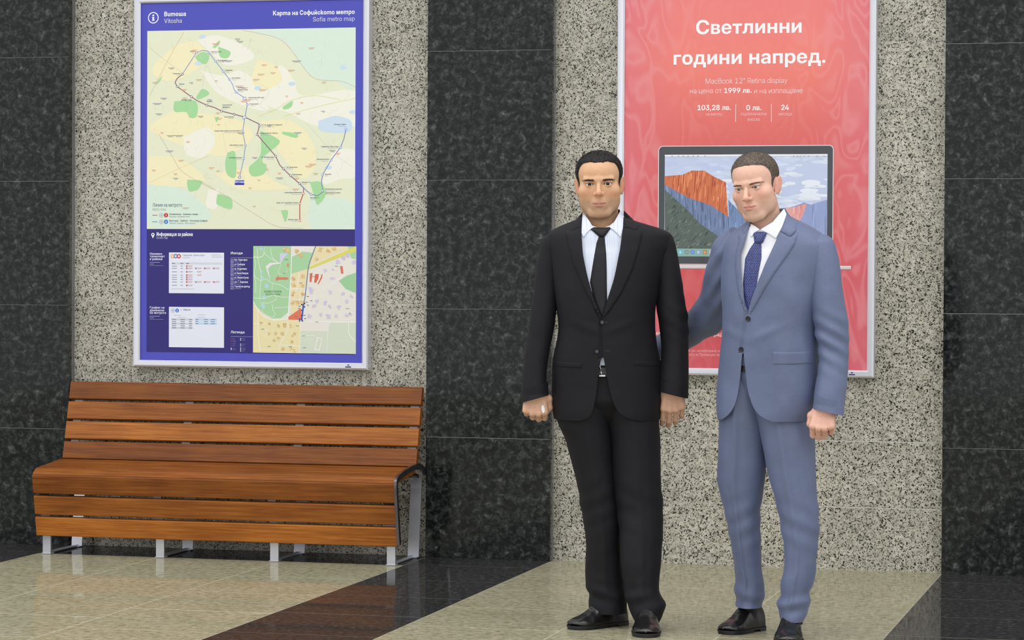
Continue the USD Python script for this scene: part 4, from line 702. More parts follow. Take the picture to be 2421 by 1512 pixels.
def make_head(p, place):
    """skin, hair shell, their colours, and the map from head millimetres to the person's metres"""
    f, d, bare = head_shape(p); m = f.mesh(d); m = max(m.split(only_watertight=False), key=lambda q: len(q.faces)); relax(m, .4, 2)
    X, Y, Z = f.X, f.Y, f.Z
    zl = zline(Y, p) + 0 * X + .9 * np.sin(X * .23 + 1) + .6 * np.sin(X * .61 + Y * .1)
    zl = zl - p.get('widow', 0) * np.exp(-(X / 22.0) ** 2) * (Y > 55)
    th = np.clip((Z - 20) / 60, 0, 1) * (p['hair_top'] - p['hair_side']) + p['hair_side']
    g = np.where(Y > 36, np.clip((Z - zl) / 20.0, 0, 1) ** .75, np.clip((Z - zl) / 9.0, 0, 1) ** .7)
    rg_ = np.random.default_rng(4)
    pts = np.stack(np.broadcast_arrays(X, Y, Z), -1)
    sub = d + 0.0
    hair = bare - th * g - (g > .15) * 1.1 * (np.sin(X * .55 + Y * .21) * np.sin(Y * .33 + Z * .4)) * p['tuft']
    hair = np.maximum(np.maximum(hair, zl - Z), d * 0 + (-(Z + 45)))
    neckcut = f.cap((0, -30, -60), (0, -30, -190), 1)
    hm = f.mesh(hair.astype(np.float32)); relax(hm, .4, 2)
    hm = max(hm.split(only_watertight=False), key=lambda q: len(q.faces))
    return m, hm
def place_fn(origin, scale, yaw, pitch, roll):
    """head millimetres -> person's metres (x right, y away from the viewer, z up)"""
    cy, sy, cp, sp, cr, sr = math.cos(yaw), math.sin(yaw), math.cos(pitch), math.sin(pitch), math.cos(roll), math.sin(roll)
    def fn(v, vec=False):
        v = np.asarray(v, float); x, y, z = v[..., 0], v[..., 1], v[..., 2]
        y, z = y * cp + z * sp, -y * sp + z * cp                # nod: face down for pitch > 0
        lx, ly = x * cy - y * sy, -x * sy - y * cy              # turn: face towards -x for yaw > 0
        lx, z = lx * cr - z * sr, lx * sr + z * cr              # lean: the viewer's right side up for roll > 0
        o = np.stack([lx, ly, z], -1) * scale * .001
        return o if vec else o + np.array(origin)
    return fn
def skin_tint(v, p):
    x, y, z = v[:, 0], v[:, 1], v[:, 2]
    base = np.tile(np.array(lin(p['skin'])), (len(v), 1))
    def blend(mask, col, amt):
        a = (np.clip(mask, 0, 1) * amt)[:, None]; base[:] = base * (1 - a) + np.array(lin(col)) * a
    g = lambda cx, cz, rx, rz: np.exp(-((np.abs(x) - cx) / rx) ** 2 - ((z - cz) / rz) ** 2)
    blend(g(42, -28, 22, 18) * (y > 20), p['blush'], .35); blend(np.exp(-(x / 15) ** 2 - ((z - p['nose']) / 14) ** 2) * (y > 80), p['blush'], .35)
    mz = p['mouth']
    st = np.clip((-46 - z) / 12, 0, 1) * np.clip((y + 12) / 20, 0, 1) * np.clip((z + 132) / 14, 0, 1); st = np.maximum(st, np.exp(-(x / 26) ** 2 - ((z - mz - 13) / 7) ** 2) * (y > 70))
    blend(st, p['beard'], p['stubble'])
    lipz = mz - .5 + (p['smile'] - .5) * (np.abs(x) / 25) ** 2
    lip = (np.abs(x) < 27) * (y > 75) * np.clip(1.3 - np.abs((z - lipz) / (7.8 - 6.0 * (np.abs(x) / 26) ** 2)), 0, 1) * 3
    blend(lip, p['lips'], .6)
    br = np.clip(1.25 - np.abs((z - (p['brow_z'] + p['brow_arch'] * np.sin(np.clip((np.abs(x) - 15) / 38, 0, 1) * 2.6))) / p['brow_h']), 0, 1) * np.clip((np.abs(x) - 13) / 5, 0, 1) * np.clip((56 - np.abs(x)) / 18, 0, 1) * (y > 45)
    blend(br * 2, p['brow_col'], p['brow'])
    sock = g(30, 5, 17, 9) * (y > 58); blend(sock, p['lids'], p['socket'])  # brown eye-socket shade put into the skin colour, along with darker lid skin
    lash = (np.abs(np.abs(x) - 31.5) < 14.5) * (y > 68) * np.clip(1.2 - np.abs(z - p['lid'] * (1 - ((np.abs(x) - 31.5) / 14.5) ** 2) - .9) / 1.3, 0, 1); blend(lash, (40, 28, 24), .75)
    ear = (np.abs(x) > 72 * p['wide']) * (y < 6) * (y > -40) * (z < 30) * (z > -45); blend(ear, p['blush'], .5)
    sc = (z > zline(y, p) + 3) * (np.abs(x) < 75 * p['wide']) * 1.0; blend(sc, p['hair'], .8)
    return base
def hand_shape(lo_hi, wrist, D, N, A, curls, thumb, size=1.0, spread=.06, plump=1.0):
    """a hand from the wrist: D towards the knuckles, N out of the back of the hand, A towards the thumb; curls per finger (knuckle, middle, end), radians"""
    f = Field(lo_hi[0], lo_hi[1], .0017); wrist, D, N, A = (np.array(q, float) for q in (wrist, D, N, A)); s = size
    D /= np.linalg.norm(D); N -= D * (N @ D); N /= np.linalg.norm(N); A = np.cross(N, D) * np.sign(np.cross(N, D) @ A)
    base = [(-.033, .078), (-.0115, .088), (.0105, .090), (.032, .085)]
    length = [(.037, .021, .018), (.044, .027, .020), (.048, .030, .021), (.043, .025, .020)]
    rad = [q * plump for q in (.0082, .0092, .0098, .0096)]
    d = f.cap(wrist - D * .05, wrist + D * .012 * s, .0265 * s, .027 * s, tuple(1 + .0 * A))
    d = None; out = []
    for (a, l), ln, r, cu in zip(base, length, rad, curls):
        k = wrist + A * a * s + D * l * s
        c = f.cap(wrist + A * a * .62 * s + D * .004, k, .0155 * s, .0128 * s); d = c if d is None else smin(d, c, .012)
        ang, p0 = 0.0, k; dirA = a * spread / .03; segs = [k]
        for q, (L_, b) in enumerate(zip(ln, cu)):
            ang += b; p1 = p0 + s * L_ * (D * math.cos(ang) - N * math.sin(ang) + A * dirA * (math.cos(ang)))
            segs.append(p1); p0 = p1
        c = f.cap(segs[0], segs[1], r * s * 1.06, r * s); c = smin(c, f.cap(segs[1], segs[2], r * s, r * s * .92), .003); c = smin(c, f.cap(segs[2], segs[3], r * s * .92, r * s * .78), .003)
        out.append((c, segs, r))
    d = smin(d, f.cap(wrist - D * .06, wrist + D * .015, .0275 * s, .029 * s), .02)
    t0 = wrist + A * .026 * s + D * .022 * s - N * .006
    t = [t0] + [wrist + A * q[0] * s + D * q[1] * s + N * q[2] * s for q in thumb]
    d = smin(d, f.cap(wrist + A * .012 * s + D * .015, t[1], .017 * s, .0145 * s), .012)
    tc = smin(f.cap(t[1], t[2], .0125 * s, .0112 * s), f.cap(t[2], t[3], .0112 * s, .0088 * s), .004)
    for c, segs, r in out: d = smin(d, c, .0045)
    for (c1, s1, r1), (c2, s2, r2) in zip(out[:-1], out[1:]):      # grooves between the fingers
        m0, m1, m2 = ((np.array(a_) + np.array(b_)) / 2 for a_, b_ in zip(s1[:3], s2[:3]))
        d = smax(d, -f.cap(m0 + N * .010 * s + D * .008, m1 + N * .0095 * s, .0016, .0022), .002)
    d = smin(d, tc, .004)
    m = f.mesh(d.astype(np.float32)); m = max(m.split(only_watertight=False), key=lambda q: len(q.faces)); relax(m, .4, 2)
    nails = []
    for (c, segs, r) in out:
        e = (segs[3] - segs[2]); e /= np.linalg.norm(e); nn = np.cross(A, e); nn *= np.sign(nn @ (N + .2 * D)) or 1
        nails.append((segs[3] + nn * r * .62 * s, e, nn, A, r * .62 * s))
    e = t[3] - t[2]; e /= np.linalg.norm(e); nn = np.cross(e, np.cross(N + .6 * A, e)); nn /= np.linalg.norm(nn)
    nails.append((t[3] + nn * .0088 * .62 * s, e, nn, np.cross(e, nn), .0088 * .72 * s))
    return m, nails, out, t
def chain(joints):
    """hulls of spheres at successive joints"""
    ms = []
    for (a, ra), (b, rb) in zip(joints[:-1], joints[1:]):
        ms.append(manifold3d.Manifold.batch_hull([manifold3d.Manifold.sphere(ra, 20).translate(list(map(float, a))), manifold3d.Manifold.sphere(rb, 20).translate(list(map(float, b)))]))
    return ms
def to_manifold(m):
    m = m.copy(); m.merge_vertices(); m.fix_normals()
    return manifold3d.Manifold(manifold3d.Mesh(np.asarray(m.vertices, np.float32), np.asarray(m.faces, np.uint32)))
def one_body(pieces):
    """the pieces as ONE continuous surface"""
    mm = [q if isinstance(q, manifold3d.Manifold) else to_manifold(q) for q in pieces]
    bad = [i for i, q in enumerate(mm) if q.is_empty()]
    if bad: print('not manifold', bad)
    u = manifold3d.Manifold.batch_boolean([q for q in mm if not q.is_empty()], manifold3d.OpType.Add); q = u.to_mesh()
    m = trimesh.Trimesh(np.array(q.vert_properties[:, :3]), np.array(q.tri_verts), process=False)
    return m

# ------------------------------------------------------------------ people: clothes
from scipy.interpolate import PchipInterpolator, RegularGridInterpolator
from scipy.spatial import Delaunay, cKDTree
def dense(rows, n, zs=None):
    """rows (z, values...) from top to bottom or bottom to top, interpolated at n heights"""
    r = np.array(sorted(rows)); r = r[np.concatenate([[True], np.diff(r[:, 0]) > 1e-6])]
    z = np.linspace(r[0, 0], r[-1, 0], n) if zs is None else np.asarray(zs)
    return np.column_stack([z, PchipInterpolator(r[:, 0], r[:, 1:])(np.clip(z, r[0, 0], r[-1, 0]))])
class Trunk:
    """the jacket's outer surface: rows (z, x left, x right, front depth, back depth, centre y), turned by psi"""
    def __init__(self, rows, psi=0.0, e=.86, n=150, fold=None):
        self.t = dense(rows, n); self.psi, self.e, self.fold = psi, e, fold
        self.z = self.t[:, 0]; th = np.linspace(-PI / 2, PI / 2, 241)
        X, Y = self.xy(self.z[:, None], th[None])
        self.xs = np.linspace(0, 1, 121); self.tab = []; self.lim = []; self.thtab = []
        for a, b in zip(X, Y):
            i0, i1 = np.argmin(a), np.argmax(a); q = slice(i0, i1 + 1); xx = np.maximum.accumulate(a[q]) + np.arange(i1 - i0 + 1) * 1e-9
            t = xx[0] + (xx[-1] - xx[0]) * self.xs; self.lim.append((xx[0], xx[-1])); self.tab.append(np.interp(t, xx, b[q])); self.thtab.append(np.interp(t, xx, th[q]))
        self.lim, self.tab, self.thtab = np.array(self.lim), np.array(self.tab), np.array(self.thtab)
        self.fy = RegularGridInterpolator((self.z, self.xs), self.tab, bounds_error=False, fill_value=None); self.ft = RegularGridInterpolator((self.z, self.xs), self.thtab, bounds_error=False, fill_value=None)
    def par(self, z):
        return [np.interp(z, self.z, self.t[:, k]) for k in range(1, self.t.shape[1])]
    def xy(self, z, th):
        xl, xr, bf, bb, yc = self.par(z); w = (xr - xl) / 2; s, c = math.sin(self.psi), math.cos(self.psi)
        bm = np.maximum(bf, bb) if abs(s) > 1e-6 else bf
        a = np.sqrt(np.maximum(w ** 2 - (bm * .9 * s) ** 2, (w * .55) ** 2)) / max(c, .3) if abs(s) > 1e-6 else w
        sx, cx = np.sin(th), np.cos(th)
        px = a * np.sign(sx) * np.abs(sx) ** self.e; py = -np.where(cx > 0, bf, bb) * np.sign(cx) * np.abs(cx) ** self.e
        X = px * c + py * s; Y = -px * s + py * c
        return X + (xl + xr) / 2, Y + yc
    def u(self, x, z):
        lo, hi = np.interp(z, self.z, self.lim[:, 0]), np.interp(z, self.z, self.lim[:, 1]); return np.clip((x - lo) / (hi - lo), 0, 1)
    def front(self, x, z):
        z = np.clip(z, self.z[0], self.z[-1]); y = self.fy(np.stack([z, self.u(x, z)], -1))
        return y - (self.fold(x, y, z) if self.fold else 0)
    def theta(self, x, z):
        z = np.clip(z, self.z[0], self.z[-1]); return self.ft(np.stack([z, self.u(x, z)], -1))
def cloth_noise(seed, sx, sz, amp):
    def fn(x, y, z):
        p = np.stack(np.broadcast_arrays(x * sx, y * sx, z * sz), -1) + seed * 7.3
        return amp * (meshkit.fbm(p, 3, seed) - .5) * 2
    return fn
def vnormals(m): return np.array(m.vertex_normals)
def solidify(v, f, t):
    """open grid surface -> thin cloth with rims"""
    m = trimesh.Trimesh(v, f, process=False); n = vnormals(m); N_ = len(v)
    e = np.sort(np.vstack([f[:, [0, 1]], f[:, [1, 2]], f[:, [2, 0]]]), 1); d = np.vstack([f[:, [0, 1]], f[:, [1, 2]], f[:, [2, 0]]])
    _, inv, ct = np.unique(e, axis=0, return_inverse=True, return_counts=True); b = d[ct[inv.ravel()] == 1]
    side = np.vstack([np.stack([b[:, 1], b[:, 0], b[:, 0] + N_], 1), np.stack([b[:, 1], b[:, 0] + N_, b[:, 1] + N_], 1)])
    return trimesh.Trimesh(np.vstack([v, v - n * t]), np.vstack([f, f[:, ::-1] + N_, side]), process=False)
def jacket_trunk(T_, z_edges, nrow=150, nth=120, overlap=.018):
    """z_edges: rows (z, x of the left-hand panel's front edge, x of the right-hand panel's front edge, lap 0..1)"""
    E = dense(z_edges, nrow, T_.z); z = T_.z; xl, xr, lap = E[:, 1], E[:, 2], E[:, 3]
    a = T_.theta(xr, z); b = T_.theta(xl + lap * overlap, z) + 2 * PI
    u = np.linspace(0, 1, nth); u = .5 - .5 * np.cos(PI * u) * (.55 + .45 * np.abs(np.cos(PI * u))); th = a[:, None] + (b - a)[:, None] * u[None]
    X, Y = T_.xy(z[:, None], th); Z = np.broadcast_to(z[:, None], X.shape).copy()
    if T_.fold: Y = Y - T_.fold(X, Y, Z) * np.clip(np.cos(th - T_.psi * .8) / .35, -.6, 1)
    under = (th > 1.5 * PI) & (X > (xl - .012)[:, None]) & (lap[:, None] > .02)
    Y = Y + under * .0045
    v = np.stack([X, Y, Z], -1).reshape(-1, 3); nr, k = X.shape
    i, j = np.meshgrid(np.arange(nr - 1), np.arange(k - 1), indexing='ij'); A0, B0, C0, D0 = i * k + j, i * k + j + 1, (i + 1) * k + j + 1, (i + 1) * k + j
    f = np.vstack([np.stack([A0, B0, C0], -1).reshape(-1, 3), np.stack([A0, C0, D0], -1).reshape(-1, 3)])
    return solidify(v, f, .0035)
def drape(poly, front, off, thick=.004, edge=.004, step=.006, roll=None):
    """a cloth piece cut as a polygon seen from the front, laid on the surface y = front(x, z)"""
    out = []
    for g in getattr(poly, 'geoms', [poly]):
        if g.is_empty: continue
        g = shapely.segmentize(g, step * .8); bx = np.vstack([np.array(r.coords)[:-1] for r in [g.exterior, *g.interiors]])
        x0_, z0_, x1_, z1_ = g.bounds; gx, gz = np.meshgrid(np.arange(x0_, x1_, step), np.arange(z0_, z1_, step)); c = np.column_stack([gx.ravel(), gz.ravel()])
        inn = g.buffer(-step * .45); rows = [bx]
        if not inn.is_empty: rows.append(c[shapely.contains_xy(inn, c[:, 0], c[:, 1])])
        if edge < step * .8:
            r2 = g.buffer(-edge * .5)
            for q in getattr(r2, 'geoms', [r2]):
                if not q.is_empty: rows.append(np.array(shapely.segmentize(q.exterior, step * .8).coords)[:-1])
        p = np.vstack(rows); tri = Delaunay(p).simplices; ctr = p[tri].mean(1); tri = tri[shapely.contains_xy(g, ctr[:, 0], ctr[:, 1])]
        A0, B0, C0 = p[tri[:, 0]], p[tri[:, 1]], p[tri[:, 2]]; cr = (B0[:, 0] - A0[:, 0]) * (C0[:, 1] - A0[:, 1]) - (B0[:, 1] - A0[:, 1]) * (C0[:, 0] - A0[:, 0])
        tri = tri[np.abs(cr) > 1e-10]; cr = cr[np.abs(cr) > 1e-10]; tri[cr < 0] = tri[cr < 0][:, ::-1]
        dist = shapely.distance(g.boundary, shapely.points(p)); k = 1 - (1 - np.clip(dist / edge, 0, 1)) ** 2
        o = (off(p[:, 0], p[:, 1]) if callable(off) else off) - thick * (1 - k) * .8 + (roll(p[:, 0], p[:, 1]) if roll else 0)
        y = front(p[:, 0], p[:, 1]) - o
        v = np.column_stack([p[:, 0], y, p[:, 1]]); vb = v + [0, thick, 0]; N_ = len(v); f = tri
        d = np.vstack([f[:, [0, 1]], f[:, [1, 2]], f[:, [2, 0]]]); e = np.sort(d, 1); _, inv, ct = np.unique(e, axis=0, return_inverse=True, return_counts=True); b = d[ct[inv.ravel()] == 1]
        side = np.vstack([np.stack([b[:, 1], b[:, 0], b[:, 0] + N_], 1), np.stack([b[:, 1], b[:, 0] + N_, b[:, 1] + N_], 1)])
        out.append(trimesh.Trimesh(np.vstack([v, vb]), np.vstack([f, f[:, ::-1] + N_, side]), process=False))
    return trimesh.util.concatenate(out)
def tube_cloth(rows, depth, yc, n=90, k=72, e=.92, fold=None, crease=0.0, open_bottom=.05, tilt=0.0, psi=0.0):
    """sleeve or trouser leg: rows (z, x left, x right); depth and yc are functions of z"""
    t = dense(rows, n); z = t[:, 0]; th = np.arange(k) * 2 * PI / k
    w = (t[:, 2] - t[:, 1]) / 2; xc = (t[:, 2] + t[:, 1]) / 2; d = depth(z) if callable(depth) else w * depth
    s, c = np.sin(th)[None], np.cos(th)[None]
    px = w[:, None] * np.sign(s) * np.abs(s) ** e; py = -d[:, None] * np.sign(c) * np.abs(c) ** e
    if crease: py = py - crease * np.exp(-((th[None] - psi + PI) % (2 * PI) - PI) ** 2 / .02) * np.clip((z[:, None] - z[0]) / .1, .3, 1)
    X = xc[:, None] + px; Y = (yc(z) if callable(yc) else yc)[:, None] + py if callable(yc) else yc + py; Z = np.broadcast_to(z[:, None], X.shape).copy()
    if fold is not None:
        q = fold(X, Y, Z, th[None], z[:, None]); nx, ny = s * np.ones_like(X), -c * np.ones_like(X)
        X = X + nx * q; Y = Y + ny * q
    if tilt: Z = Z + tilt * (X - xc[0]) * np.clip(1 - (Z - z[0]) / .12, 0, 1)
    R = np.stack([X, Y, Z], -1)
    if open_bottom:        # the hem: cloth turns in and up
        lo = R[0]; m_ = lo.mean(0); inner = m_ + (lo - m_) * .93; up = inner + [0, 0, open_bottom]
        R = np.concatenate([[up], [inner], R])
    return ring_mesh(R)
def path_tube(pts, rad, k=40, fold=None, squash=1.0):
    p = smooth_line(pts, 12); r = np.interp(np.linspace(0, len(pts) - 1, len(p)), np.arange(len(pts)), rad)
    t = np.gradient(p, axis=0); t /= np.linalg.norm(t, axis=1, keepdims=True); a = np.cross(t, [0, 1.0, 0]); a /= np.linalg.norm(a, axis=1, keepdims=True); b = np.cross(t, a)
    th = np.arange(k) * 2 * PI / k; R = p[:, None] + r[:, None, None] * (np.cos(th)[None, :, None] * a[:, None] + squash * np.sin(th)[None, :, None] * b[:, None])
    if fold is not None:
        n_ = np.cos(th)[None, :, None] * a[:, None] + np.sin(th)[None, :, None] * b[:, None]; R = R + n_ * fold(R[..., 0], R[..., 1], R[..., 2])[..., None]
    return ring_mesh(R)
def shoe(parent, heel, toe, width, mats, ht=.110):
    """heel and toe on the ground in the person's x, y"""
    heel, toe = np.array(heel), np.array(toe); L_ = np.hypot(*(toe - heel)); d = (toe - heel) / L_; nrm = np.array([-d[1], d[0]])
    S_ = np.linspace(0, 1, 40)
    wid = np.interp(S_, [0, .03, .12, .3, .5, .7, .85, .94, .985, 1], [.16, .48, .72, .74, .84, 1.0, .93, .70, .40, .12]) * width / 2
    top = np.interp(S_, [0, .04, .1, .25, .44, .54, .64, .76, .88, .96, 1], [.055, .085, .098, .106, ht, .092, .068, .052, .044, .035, .020])
    th = np.linspace(0, PI, 17); rings = []
    for s, w, t in zip(S_, wid, top):
        z0 = .018 + .008 * max(0, (s - .9) / .1)
        q = np.column_stack([np.cos(th) * w * (1 - .12 * np.sin(th)), z0 + (t - z0) * np.sin(th) ** .8]); q = np.vstack([q, [[-w * .9, z0 - .004], [w * .9, z0 - .004]]])
        c = heel + d * s * L_; rings.append(np.column_stack([c[0] + nrm[0] * q[:, 0], c[1] + nrm[1] * q[:, 0], q[:, 1]]))
    m = ring_mesh(rings); m.fix_normals(); sh = part(parent, 'shoe', m, mats[0], smooth=50)
    ol = [tuple(heel + d * s * L_ + nrm * (w + .0012) * sg) for sg, rng_ in ((1, range(40)), (-1, range(39, -1, -1))) for s, w in [(S_[i], wid[i]) for i in rng_]]
    pol = Polygon(ol).buffer(0).buffer(.0008)
    so = trimesh.creation.extrude_polygon(pol.simplify(.0006), .0075, engine='earcut'); so.apply_translation([0, 0, .0082])
    hl = trimesh.creation.extrude_polygon(pol.intersection(Polygon([tuple(heel + d * L_ * a - nrm * b) for a, b in ((-.1, .1), (.26, .1), (.26, -.1), (-.1, -.1))])).simplify(.001), .0086, engine='earcut')
    fr = trimesh.creation.extrude_polygon(pol.intersection(Polygon([tuple(heel + d * L_ * a - nrm * b) for a, b in ((.42, .1), (1.1, .1), (1.1, -.1), (.42, -.1))])).buffer(-.003).simplify(.001), .0086, engine='earcut')
    part(sh, 'sole', join(so, hl, fr), mats[1], smooth=40)
    lz = []
    for q in (.50, .555, .61):
        zz = np.interp(q, S_, top); w = .013
        a = heel + d * q * L_ - nrm * w; b = heel + d * (q + .02) * L_ + nrm * w; zb2 = np.interp(q + .02, S_, top)
        lz.append(tube([(a[0], a[1], zz - .0045), tuple((a + b) / 2) + ((zz + zb2) / 2 + .0012,), (b[0], b[1], zb2 - .0045)], .0018, 6))
    part(sh, 'laces', join(lz), mats[0], smooth=True)
    # seam of the facing
    return sh
def button(parent, x, y, z, r, m, n=(0, -1, 0)):
    q = trimesh.creation.revolve([(0, .0), (r * .62, 0), (r * .72, .0012), (r * .92, .0016), (r, .0006), (r, -.0012), (0, -.0012)], sections=24)
    q.apply_transform(trimesh.geometry.align_vectors([0, 0, 1], n)); q.apply_translation([x, y, z]); q.fix_normals(); return part(parent, 'button', q, m, smooth=40)

# ------------------------------------------------------------------ people: materials
def fabric(name, col, alt, scale=800.0, sheen=.15, rough=.72, bump=.18, spec=.3):
    mat(name, {'t': T, 'n': ('noise_texture', {'scale': scale, 'detail': 2.0}), 'r': ('rgb_ramp', {'ramp': [(.34, col), (.66, alt)]}), 'n2': ('noise_texture', {'scale': 9.0, 'detail': 2.0}),
               'h': ('map_range', {'from_min': .3, 'from_max': .7, 'to_min': .92, 'to_max': 1.06}), 'cb': ('combine_xyz', {}), 'm': ('mix', {'mix_type': 'multiply', 'fac': 1.0}), 'b': ('bump', {'strength': bump, 'distance': .0008}),
               'p': ('principled_bsdf', {'roughness': rough, 'specular_ior_level': spec, 'sheen_weight': sheen, 'sheen_roughness': .45, 'sheen_tint': tuple(min(1, 2.5 * q + .1) for q in alt)})},
        [('t.object', 'n.vector'), ('t.object', 'n2.vector'), ('n.fac', 'r.fac'), ('n2.fac', 'h.value'), ('h.result', 'cb.x'), ('h.result', 'cb.y'), ('h.result', 'cb.z'), ('r.color', 'm.color1'), ('cb.vector', 'm.color2'), ('m.color', 'p.base_color'), ('n.fac', 'b.height'), ('b.normal', 'p.normal')])
fabric('black_suiting', lin(14, 13, 17), lin(26, 24, 30), sheen=.06)
fabric('blue_suiting', lin(84, 94, 122), lin(110, 121, 154), sheen=.2, rough=.47, spec=.5)
fabric('white_shirting', lin(234, 236, 243), lin(240, 241, 246), 900.0, .05, bump=.05)
fabric('black_silk', lin(20, 20, 24), lin(32, 32, 38), 600.0, .1, .5)
mat('striped_shirting', {'t': T, 'w': ('wave_texture', {'wave_type': 'bands', 'bands_direction': 'x', 'scale': 88.0}), 'r': ('rgb_ramp', {'ramp': [(0, lin(236, 239, 248)), (.6, lin(234, 238, 248)), (.85, lin(178, 194, 228)), (1, lin(166, 184, 222))]}), 'p': ('principled_bsdf', {'roughness': .75})},
    [('t.object', 'w.vector'), ('w.fac', 'r.fac'), ('r.color', 'p.base_color')])
mat('patterned_silk', {'t': T, 'm': ('mapping', {'rotation': (PI / 2, 0, 0)}), 'b': ('brick_texture', {'color1': lin(34, 42, 104), 'color2': lin(28, 34, 92), 'mortar': lin(104, 120, 182), 'scale': 1.0, 'mortar_size': .0007, 'brick_width': .0078, 'row_height': .0060, 'mortar_smooth': .4}),
                       'n': ('noise_texture', {'scale': 260.0}), 'r': ('rgb_ramp', {'ramp': [(.44, lin(34, 42, 104)), (.54, (1, 1, 1))]}), 'x': ('mix', {'mix_type': 'darken', 'fac': .85}), 'p': ('principled_bsdf', {'roughness': .45, 'sheen_weight': .1})},
    [('t.object', 'm.vector'), ('m.vector', 'b.vector'), ('t.object', 'n.vector'), ('n.fac', 'r.fac'), ('b.color', 'x.color1'), ('r.color', 'x.color2'), ('x.color', 'p.base_color')])
mat('skin', {'t': T, 'a': ('attribute', {'attribute': 'tint'}), 'n': ('noise_texture', {'scale': 190.0, 'detail': 3.0}), 'h': ('map_range', {'from_min': .3, 'from_max': .7, 'to_min': .92, 'to_max': 1.07}), 'cb': ('combine_xyz', {}), 'm': ('mix', {'mix_type': 'multiply', 'fac': 1.0}),
             'b': ('bump', {'strength': .12, 'distance': .0006}), 'p': ('principled_bsdf', {'roughness': .46, 'specular_ior_level': .4, 'subsurface_weight': .12, 'subsurface_radius': (1.0, .35, .18), 'subsurface_scale': .006})},
    [('t.object', 'n.vector'), ('n.fac', 'h.value'), ('h.result', 'cb.x'), ('h.result', 'cb.y'), ('h.result', 'cb.z'), ('a.color', 'm.color1'), ('cb.vector', 'm.color2'), ('m.color', 'p.base_color'), ('n.fac', 'b.height'), ('b.normal', 'p.normal')])
mat('eye', {'a': ('attribute', {'attribute': 'tint'}), 'p': ('principled_bsdf', {'roughness': .08, 'specular_ior_level': .35})}, [('a.color', 'p.base_color')])
mat('nail', {'p': ('principled_bsdf', {'base_color': lin(226, 178, 164), 'roughness': .25})})
for nm, c1, c2 in (('black_hair', (15, 13, 13), (34, 30, 29)), ('brown_hair', (70, 60, 51), (116, 103, 90))):
    mat(nm, {'t': T, 'n': ('noise_texture', {'scale': 160.0, 'detail': 3.0}), 'r': ('rgb_ramp', {'ramp': [(.35, lin(*c1)), (.68, lin(*c2))]}), 'b': ('bump', {'strength': .5, 'distance': .002}), 'p': ('principled_bsdf', {'roughness': .5, 'specular_ior_level': .35})},
        [('t.object', 'n.vector'), ('n.fac', 'r.fac'), ('r.color', 'p.base_color'), ('n.fac', 'b.height'), ('b.normal', 'p.normal')])
mat('shoe_leather', {'t': T, 'n': ('noise_texture', {'scale': 60.0, 'detail': 3.0}), 'b': ('bump', {'strength': .12, 'distance': .002}), 'p': ('principled_bsdf', {'base_color': lin(24, 23, 23), 'roughness': .26, 'specular_ior_level': .6})}, [('t.object', 'n.vector'), ('n.fac', 'b.height'), ('b.normal', 'p.normal')])
mat('shoe_sole', {'p': ('principled_bsdf', {'base_color': lin(20, 20, 22), 'roughness': .5})})
mat('belt_leather', {'p': ('principled_bsdf', {'base_color': lin(20, 19, 20), 'roughness': .4})})
mat('chrome', {'p': ('principled_bsdf', {'base_color': lin(220, 218, 214), 'metallic': 1.0, 'roughness': .18})})
mat('dark_horn', {'p': ('principled_bsdf', {'base_color': lin(30, 28, 32), 'roughness': .3})})
mat('white_paper', {'p': ('principled_bsdf', {'base_color': lin(240, 240, 244), 'roughness': .6})})

